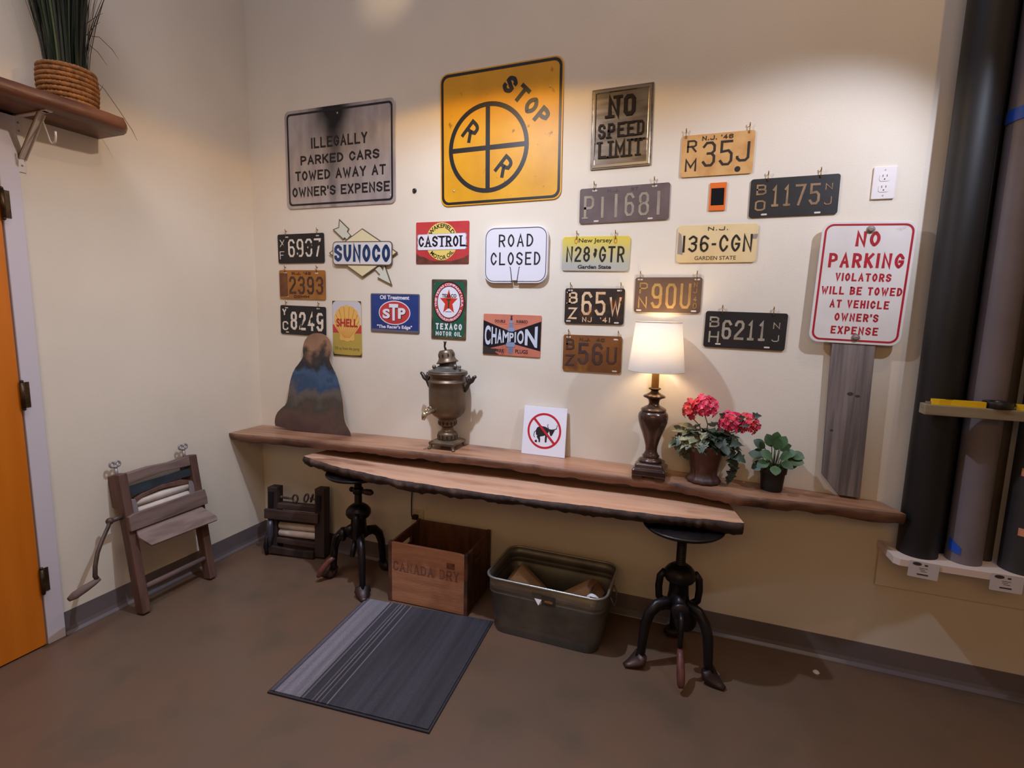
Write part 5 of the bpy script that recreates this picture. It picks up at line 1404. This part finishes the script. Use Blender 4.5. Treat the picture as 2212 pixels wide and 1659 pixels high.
for i in range(190):
    a = r.uniform(0, 2 * pi)
    left = cos(a) < .15
    rr = r.uniform(.02, .088)
    h0 = .165 + r.uniform(-.01, .095) * (1 - rr / .12)
    out = r.uniform(.4, 1.1); drop = r.uniform(-.75, .35)
    b0 = gpt(rr * cos(a) * 1.15 + (-.012 if left else .0), min(.065, rr * sin(a) * .8), h0)
    leaf_mesh(mbv if (left and r.random() < .75) else mbd, b0, (cos(a) * out, sin(a) * out * .8 - .12, drop), (0, -.25, 1), r.uniform(.036, .058), r.uniform(.034, .05), r.random() < .6, r.uniform(.05, .4), r=r)
# trailing ivy on the right and hanging leaves on the left
for (x, y, z, dx, dz, l) in [(.085, -.03, .155, .5, -.6, .05), (.098, -.035, .125, .55, -.8, .055), (.108, -.02, .10, .3, -.9, .05), (.104, -.03, .07, .1, -1, .048), (.098, -.03, .042, -.05, -1, .034), (.115, -.04, .14, .8, -.5, .05), (.09, -.04, .19, .8, -.1, .05)]:
    leaf_mesh(mbd, gpt(x, y, z), (dx, -.2, dz), (.3, -.9, .3), l, l * .95, True, .15, r=r)
for k in range(16):
    x = -.118 + .006 * k * r.uniform(.6, 1.2)
    leaf_mesh(mbv, gpt(x, r.uniform(-.06, .02), .165 + r.uniform(-.03, .03)), (-.35 + .02 * k, -.25, -.9), (-.5, -.8, .3), r.uniform(.04, .055), r.uniform(.03, .04), k % 2 == 0, .1, r=r)
stm.tube([gpt(.07, -.03, .16), gpt(.1, -.035, .12), gpt(.104, -.03, .06), gpt(.1, -.03, .03)], .0016, 6)
mbv.build('variegated_foliage', leafmat('leaf_variegated', srgb(148, 146, 118), srgb(62, 74, 52), 26), e)
mbd.build('dark_foliage', leafmat('leaf_dark', srgb(44, 60, 42), srgb(30, 42, 34)), e)
pinks = [M('petal_pink', srgb(222, 48, 92), .5, col2=srgb(200, 30, 74), scale=30), M('petal_red', srgb(218, 44, 60), .5, col2=srgb(190, 26, 48), scale=30), M('petal_heart', srgb(226, 190, 150), .6)]


def flower_head(c, rad, n, mi, seed, sq=(1, .8, 1)):
    r2 = random.Random(seed); mb = MB()
    for i in range(n):
        t = i + .5; ph = math.acos(1 - 2 * t / n); th = pi * (1 + 5 ** .5) * t
        dv = Vector((cos(th) * sin(ph), sin(th) * sin(ph), cos(ph)))
        if dv.z < -.75: continue
        p = Vector(c) + Vector((dv.x * sq[0], dv.y * sq[1], dv.z * sq[2])) * rad * r2.uniform(.8, 1.08)
        nrm = (dv + Vector((r2.uniform(-.25, .25), r2.uniform(-.4, .1), r2.uniform(-.1, .3)))).normalized()
        s_ = nrm.orthogonal().normalized(); t_ = nrm.cross(s_)
        pr = r2.uniform(.0145, .0185); a0 = r2.uniform(0, 6)
        vs = [p]; fs = []
        for k in range(5):
            aa = a0 + 2 * pi * k / 5
            for da, kk, hh in ((-.60, .58, .12), (-.44, .95, .26), (.44, .95, .26), (.60, .58, .12)):
                vs.append(p + (s_ * cos(aa + da) + t_ * sin(aa + da)) * pr * kk + nrm * pr * hh)
            o = 1 + 4 * k
            fs.append((0, o, o + 1, o + 2, o + 3))
        for v in vs:
            v.y = min(v.y, -.006)
        mb.add(vs, fs, mi if r2.random() < .8 else 1 - mi, False)
        mb.ball(p + nrm * .001, .0013, 5, 2)
    mb.build('flower_head', pinks, e)
    stm.tube([gpt(.2 * (c[0] - GP[0]), .01, .17), ((c[0] + GP[0]) / 2 + .01, c[1] + .01, (c[2] + GP[2] + .17) / 2), (c[0], c[1], c[2] - rad * .5)], .0019, 6)


flower_head((2.507, -.105, 1.050), .047, 44, 0, 1)
flower_head((2.446, -.095, 1.028), .029, 18, 1, 2, (.8, .8, 1.4))
flower_head((2.610, -.115, .998), .041, 36, 0, 3)
flower_head((2.676, -.115, .997), .039, 32, 1, 4)
for (x, y, z, dx, dz) in [(2.645, -.125, 1.01, .3, .4), (2.575, -.11, 1.02, -.7, .4), (2.64, -.12, .985, .2, -.5)]:
    mbx = None
stm.build('stems', M('stem_green', srgb(66, 84, 48), .6), e)
mb = MB()
for (x, y, z, dx, dz) in [(2.636, -.13, 1.015, .5, .3), (2.648, -.135, 1.0, .6, -.2), (2.592, -.12, 1.015, -.8, .5), (2.655, -.128, .99, -.3, -.6), (2.69, -.12, 1.03, .9, .2)]:
    leaf_mesh(mb, (x, y, z), (dx, -.35, dz), (0, -1, .4), .034, .032, True, .1, r=r)
mb.build('flower_leaves', MATS['leaf_dark'], e)

SP = (2.786, -.072, ZS(2.786))
e = thing('potted_plant', 'small green leafy plant in a black pot', 'potted plant', SP)
MB().lathe([(.0001, 0), (.037, .0), (.040, .004), (.046, .07), (.0465, .074), (.0515, .075), (.053, .098), (.050, .10), (.046, .094), (.0001, .088)], 32, SP).build('pot', M('pot_black', srgb(24, 22, 26), .55), e)
mb = MB(); st2 = MB(); r = random.Random(5)
SL = [(-.062, -.02, .150, -1, .35, .055), (-.05, .0, .185, -.7, .6, .055), (-.04, -.03, .125, -.9, -.3, .06), (-.02, -.02, .20, -.3, .8, .055), (.0, -.03, .19, .1, .7, .05), (.02, -.01, .20, .3, .8, .05), (.045, -.01, .165, .8, .5, .05), (.06, -.02, .150, 1, .05, .062), (.05, -.03, .12, .7, .35, .05), (.02, -.045, .16, .2, .2, .055), (-.015, -.045, .155, -.3, .2, .055), (.0, -.05, .125, 0, -.2, .05), (-.03, -.045, .135, -.6, -.1, .05), (.03, -.04, .14, .6, -.1, .048), (.0, .01, .215, .1, 1, .045), (-.045, .01, .16, -.6, .1, .05), (.03, .02, .18, .6, .6, .05), (.075, -.005, .175, .8, -.05, .055)]
for x, y, z, dx, dz, l in SL:
    leaf_mesh(mb, (SP[0] + x * .72, SP[1] + y, SP[2] + z * .92), (dx, -.25 + r.uniform(-.25, .2), dz), (0, -.7, .7), l, l * .82, False, .18, fold=.12, r=r)
    st2.tube([(SP[0] + x * .1, SP[1] + y * .2, SP[2] + .085), (SP[0] + x * .5, SP[1] + y * .7, SP[2] + z * .7), (SP[0] + x * .72, SP[1] + y, SP[2] + z * .92)], .0018, 6)
for x in (-.028, -.012, .02, .034):
    leaf_mesh(mb, (SP[0] + x, SP[1] - .02, SP[2] + .088), (x * 12, -.3, .8), (0, -1, .2), .05, .014, False, .1, r=r)
mb.build('foliage', leafmat('leaf_fresh', srgb(64, 94, 50), srgb(42, 68, 40), 22), e)
st2.build('stems', MATS['stem_green'], e)

# ------------------------------------------------------------------ upper left shelf with a rope wrapped planter
usw = M('upper_shelf_wood', srgb(116, 70, 44), .45, col2=srgb(78, 44, 28), scale=2.6, stretch=(8, .9, 8), lo=.42, hi=.6, bump=.2, bscale=14, col3=srgb(52, 30, 22), scale3=3, lo3=.55, hi3=.7, stretch3=(6, 1, 6))
e = thing('upper_wall_shelf', 'thick reddish brown wooden shelf high on the left wall', 'shelf', (0, -1.3, 2.111))
r = random.Random(9)
mb = MB(); secs = []
n = 40
for i in range(n + 1):
    t = i / n; y = -.812 - 1.15 * t
    xf = .226 + .006 * sin(5 * y) + .004 * sin(17 * y) + r.uniform(-.002, .002) - (.035 * max(0, 1 - t * 22) if i == 0 else 0)
    secs.append([Vector((.001, y + (.006 if i == 0 else 0), 2.163)), Vector((xf - .008, y, 2.163)), Vector((xf, y, 2.150)), Vector((xf + .004 + r.uniform(-.002, .003), y, 2.133)), Vector((xf - .006, y, 2.117)), Vector((xf - .022, y, 2.111)), Vector((.001, y + (.006 if i == 0 else 0), 2.111))])
mb.loft(secs, smooth=True)
mb.build('board', usw, e)
wm = M('bracket_white', srgb(206, 196, 186), .45, .1)
br = MB()
YB = -1.090
br.ext([(-.012, 1.905), (.012, 1.905), (.012, 2.110), (-.012, 2.110)], -.002, .002, T=Matrix.Translation((.0035, YB, 0)) @ Matrix.Rotation(radians(90), 4, 'Z'))
br.box(.0, .185, YB - .010, YB + .010, 2.1055, 2.1105)
br.box(.165, .195, YB - .012, YB + .012, 2.1055, 2.1125)
T = Matrix.Translation((.006, YB, 1.955)) @ Matrix.Rotation(radians(-47), 4, 'Y')
br.box(0, .205, -.012, .012, -.002, .003, T=T)
br.box(0, .205, -.012, -.0095, -.010, .003, T=T); br.box(0, .205, .0095, .012, -.010, .003, T=T)
bo = br.build('bracket', wm, e, bevel=.001)
hk_ = [(.125, YB + .013, 2.088), (.140, YB + .013, 2.055), (.158, YB + .013, 2.012), (.168, YB + .013, 2.000), (.180, YB + .013, 1.998), (.192, YB + .013, 2.006), (.196, YB + .013, 2.022), (.197, YB + .013, 2.040)]
MB().tube(hk_, .0055, 8, flat=.5).build('rod_hook', wm, bo)
for z in (2.085, 2.055, 1.93):
    MB().ball((.006, YB, z), .004, 8, sc=(.6, 1, 1)).build('screw', M('screw_grey', srgb(150, 146, 146), .4, .6), bo)

PC = (.118, -.975, 2.163)
e = thing('grass_planter', 'tall dark green grass in a rope wrapped pot on the upper shelf', 'potted plant', PC)
rope = M('jute_rope', srgb(150, 100, 54), .85, col2=srgb(112, 72, 38), scale=60, bump=.3, bscale=160)
mb = MB()
NR = 8
hh = .137
for k in range(NR):
    z = PC[2] + .0095 + k * (hh - .016) / (NR - 1)
    R0 = .081 + .006 * sin(pi * k / NR)
    n = 120; rings = []
    for i in range(n):
        a = 2 * pi * i / n
        ring_ = []
        for j in range(9):
            b = 2 * pi * j / 9
            rr = .0098 * (1 + .16 * cos(3 * (b + a * 14)))
            ring_.append(Vector((PC[0] + (R0 + rr * cos(b)) * cos(a), PC[1] + (R0 + rr * cos(b)) * sin(a), z + rr * sin(b))))
        rings.append(ring_)
    mb.loft(rings, True)
mb.build('rope_wrap', rope, e)
MB().lathe([(.0001, .0), (.074, .0), (.079, .02), (.083, .13), (.077, .134), (.074, .12), (.0001, .115)], 32, PC).build('pot', M('planter_inner', srgb(60, 44, 32), .8), e)
gm = M('grass_dark', srgb(28, 40, 30), .42, col2=srgb(12, 18, 14), scale=14, stretch=(30, 30, 1))
gl = M('grass_light', srgb(66, 84, 52), .38)
mb = MB(); r = random.Random(33)
for i in range(330):
    a = r.uniform(0, 2 * pi); q = sqrt(r.random())
    b0 = Vector((PC[0] + .066 * q * cos(a), PC[1] + .066 * q * sin(a), PC[2] + .11))
    H_ = r.uniform(.42, .62); sp_ = q * r.uniform(.055, .105) + (.0 if r.random() < .9 else .08)
    side = Vector((-sin(a), cos(a), 0)); w_ = r.uniform(.0022, .0042); vs = []
    tw = r.uniform(-1, 1)
    for k in range(6):
        t = k / 5
        c_ = b0 + Vector((cos(a) * sp_ * (t ** 1.5), sin(a) * sp_ * (t ** 1.5), H_ * t))
        c_.x = max(c_.x, .006)
        s2 = side * cos(tw * t) + Vector((cos(a), sin(a), 0)) * sin(tw * t)
        ww = w_ * (1 - t ** 2 * .9)
        A, B = c_ - s2 * ww, c_ + s2 * ww
        A.x = max(A.x, .004); B.x = max(B.x, .004)
        vs += [A, B]
    mb.add(vs, [(2 * k, 2 * k + 1, 2 * k + 3, 2 * k + 2) for k in range(5)], 1 if r.random() < .16 else 0, True)
tag(mb.build('grass_blades', [gm, gl], e), kind='stuff')
mb = MB()
for pth in ([(.15, -.91, 2.30), (.16, -.87, 2.27), (.165, -.82, 2.205), (.17, -.775, 2.14), (.17, -.758, 2.105)], [(.14, -.895, 2.235), (.15, -.88, 2.26), (.155, -.868, 2.285)], [(.13, -.895, 2.46), (.14, -.86, 2.47), (.15, -.82, 2.44), (.155, -.80, 2.41)], [(.13, -.90, 2.43), (.14, -.87, 2.41), (.15, -.845, 2.37)], [(.13, -.90, 2.50), (.15, -.87, 2.54), (.16, -.85, 2.56)], [(.13, -.90, 2.46), (.15, -.88, 2.50), (.16, -.865, 2.52)]):
    mb.tube(pth, [.0012] * (len(pth) - 1) + [.0004], 5)
mb.build('stray_blades', M('grass_dry', srgb(92, 74, 52), .6), e)

# ------------------------------------------------------------------ rack of vinyl rolls at the right end
e = thing('roll_rack', 'white ledge and wooden front rail holding upright material rolls', 'rack', (3.2, 0, .37))
ledge = M('ledge_white', srgb(226, 206, 196), .5)
MB().slab([(3.192, -.001), (3.206, -.150), (3.222, -.166), (4.4, -.166), (4.4, -.001)], .525, .55).build('ledge', ledge, e, bevel=.002)
MB().box(3.197, 4.4, -.020, -.001, .37, .525).build('apron', M('apron_paint', (0.70, 0.60, 0.47), .7), e, bevel=.002)
railm = M('rail_wood', srgb(152, 138, 112), .6, col2=srgb(132, 118, 96), scale=4, stretch=(1, 9, 9))
MB().box(3.224, 4.4, -.204, -.150, 1.100, 1.136).build('front_rail', railm, e, bevel=.002)
for x in (3.72, 4.3):
    MB().box(x - .006, x + .006, -.152, -.001, 1.100, 1.130).build('rail_arm', railm, e)

tags_ = MB()
def shelf_tag(label, x, rot):
    T = Matrix.Translation((x, -.1685, .553)) @ Matrix.Rotation(radians(rot), 4, 'Y')
    t = thing('shelf_tag', label, 'price tag', None, 'price tags on the roll rack', T)
    part('card', MB().ext(rrect(.092, .062, .004, 3, 0, -.031), -.0012, 0), M('tag_card', srgb(206, 198, 200), .5), t)
    k = MB().ext(ell(-.022, -.010, .014, .0065, 24), -.0016, -.0012).ext(rrect(.010, .006, .001, 2, .006, -.012), -.0016, -.0012)
    for z, a_, b_ in ((-.024, -.014, .012), (-.030, -.012, .004), (-.036, -.008, .010)):
        k.box(a_, b_, -.0015, -.0012, z - .0008, z + .0008)
    k.box(-.018, .016, -.0016, -.0012, -.051, -.046)
    part('print', k, M('tag_ink', srgb(62, 54, 58), .6), t)
    return t


shelf_tag('white price tag hanging from the ledge below the thick black roll', 3.296, 2)
shelf_tag('white price tag hanging from the ledge at the right edge of the photo', 3.535, 0)

def roll(label, c, rad, mat, z1=2.75, core=True, flap=None):
    e = thing('vinyl_roll', label, 'material roll', (c[0], c[1], .55), 'upright material rolls in the rack')
    n = 40; z0 = .5505
    # a spiral outline so that the loose outer edge shows
    outl = []
    for i in range(n):
        a = 2 * pi * i / n + (flap or 0)
        outl.append((c[0] + rad * (1 - .045 * (1 - i / n)) * cos(a), c[1] + rad * (1 - .045 * (1 - i / n)) * sin(a)))
    mb = MB(); vs = [(p[0], p[1], z0) for p in outl] + [(p[0], p[1], z1) for p in outl]
    mb.add(vs, [(i, (i + 1) % n, (i + 1) % n + n, i + n) for i in range(n)], 0, True)
    mb.add(vs, [tuple(range(n - 1, -1, -1)), tuple(range(n, 2 * n))], 0, False)
    mb.build('sheet', mat, e)
    MB().lathe([(.018, -.0), (.021, .0), (.021, z1 - z0 + .012), (.018, z1 - z0 + .012), (.018, 0)], 20, (c[0], c[1], z0), caps=False).build('core', M('roll_core', srgb(150, 126, 100), .8), e)
    return e


vblack = M('vinyl_black', srgb(22, 20, 22), .52, col2=srgb(18, 16, 18), scale=3, bump=.01)
e1 = roll('thick matt black vinyl roll, leftmost in the rack', (3.300, -.072), .0655, vblack, flap=.4)
MB().box(3.3640, 3.3652, -.064, -.055, 1.80, 2.75).tube([(3.3646, -.06, 1.83), (3.3655, -.062, 1.95), (3.3650, -.062, 2.05), (3.3646, -.06, 2.16)], [.0015, .004, .0045, .0015], 6).build('sheet_edge', M('sheet_edge_pale', srgb(206, 190, 160), .6), e1)
e2 = roll('grey lavender vinyl roll with blue tape', (3.440, -.078), .056, M('vinyl_grey', srgb(122, 112, 118), .5, col2=srgb(112, 102, 108), scale=4), flap=2.2)
btape = M('blue_tape', srgb(34, 84, 190), .5)
tp_ = MB(); n = 24
vs = []
for i in range(n + 1):
    a = 2 * pi * i / n
    for dz in (0, .042):
        vs.append((3.440 + .0572 * cos(a), -.078 + .0572 * sin(a), 2.09 + dz + .012 * cos(a)))
tp_.add(vs, [(2 * i, 2 * i + 2, 2 * i + 3, 2 * i + 1) for i in range(n)], 0, True)
tp_.build('blue_tape_band', btape, e2)
tp_ = MB(); vs = []
for i in range(9):
    a = radians(196 + 44 * i / 8); lo = .592; hi = .618 + .020 * (1 - (i / 8) ** 1.6)
    for z in (lo, hi):
        vs.append((3.440 + .0568 * cos(a), -.078 + .0568 * sin(a), z - .008 * (i / 8)))
tp_.add(vs, [(2 * i, 2 * i + 2, 2 * i + 3, 2 * i + 1) for i in range(8)], 0, True)
tp_.build('blue_tape_patch', btape, e2)
roll('slim black vinyl roll half hidden between the thick black roll and the grey one', (3.3800, -.0275), .0215, vblack, flap=1)
roll('narrow brown vinyl roll behind the grey one', (3.5165, -.034), .0265, M('vinyl_brown', srgb(70, 56, 44), .55, col2=srgb(60, 48, 38), scale=5), 2.7, flap=1)
e3 = roll('dark charcoal vinyl roll with salmon labels, at the right edge of the photo', (3.600, -.090), .0605, M('vinyl_charcoal', srgb(54, 50, 52), .5, col2=srgb(46, 44, 46), scale=4), flap=1)
for z, a0, a1 in ((1.150, 205, 250), (.900, 213, 258), (.690, 228, 262)):
    tp_ = MB(); vs = []
    for i in range(9):
        a = radians(a0 + (a1 - a0) * i / 8)
        for dz in (0, .028):
            vs.append((3.600 + .0613 * cos(a), -.090 + .0613 * sin(a), z + dz))
    tp_.add(vs, [(2 * i, 2 * i + 2, 2 * i + 3, 2 * i + 1) for i in range(8)], 0, True)
    tp_.build('salmon_label', M('salmon_label', srgb(222, 150, 116), .6, col2=srgb(206, 128, 96), scale=40), e3)

ky = M('knife_yellow', srgb(236, 190, 20), .4)
def box_cutter(label, x0, y0, ang):
    T = Matrix.Translation((x0, y0, 1.1365)) @ Matrix.Rotation(radians(ang), 4, 'Z')
    t = thing('utility_knife', label, 'knife', None, 'yellow utility knives on the rack rail', T)
    part('handle', MB().slab([(0, -.006), (.022, -.010), (.055, -.006), (.080, -.008), (.125, -.011), (.150, -.010), (.150, .010), (.11, .011), (.05, .009), (0, .006)], 0, .019), ky, t, bevel=.002)
    part('blade_sleeve', MB().box(-.014, .004, -.005, .005, .004, .009), M('knife_steel', srgb(170, 166, 160), .3, .8), t)
    part('slider', MB().box(.04, .06, -.003, .003, .019, .022), M('knife_dark', srgb(40, 36, 34), .5), t)
    return t


box_cutter('yellow utility knife on the rail, left of the black tape roll', 3.245, -.182, -3)
box_cutter('yellow utility knife on the rail, right of the black tape roll', 3.478, -.185, -4)
tag(MB().lathe([(.022, 0), (.040, 0), (.041, .002), (.041, .020), (.040, .022), (.022, .022), (.022, 0)], 36, (3.435, -.172, 1.1365), caps=False).build('tape_roll', M('tape_black', srgb(26, 23, 24), .35), loc=(3.435, -.172, 1.1365)), 'roll of black tape lying on the rack rail between two yellow knives', 'tape roll')

# ------------------------------------------------------------------ lamp cord with plug behind the bench, floor crumb
e = thing('power_cord', 'black power cord hanging from the wall shelf to a plug', 'cord', (1.058, -.008, .70))
cm = M('cord_black', srgb(28, 24, 24), .5)
MB().tube([(1.050, -.012, .700), (1.052, -.012, .62), (1.060, -.012, .54), (1.056, -.012, .46), (1.052, -.012, .40), (1.052, -.014, .345), (1.058, -.024, .318), (1.066, -.032, .308)], .0032, 8).build('cable', cm, e)
MB().box(1.064, 1.094, -.034, -.0092, .294, .318).build('plug', cm, e, bevel=.004)
tag(MB().lathe([(.0001, 0), (.012, .0), (.013, .004), (.008, .009), (.0001, .010)], 9, smooth=False).build('floor_crumb', M('crumb_white', srgb(216, 206, 196), .8), loc=(0, 0, 0)), 'small white crumb on the floor near the right baseboard', 'crumb').location = (3.005, -.125, 0)
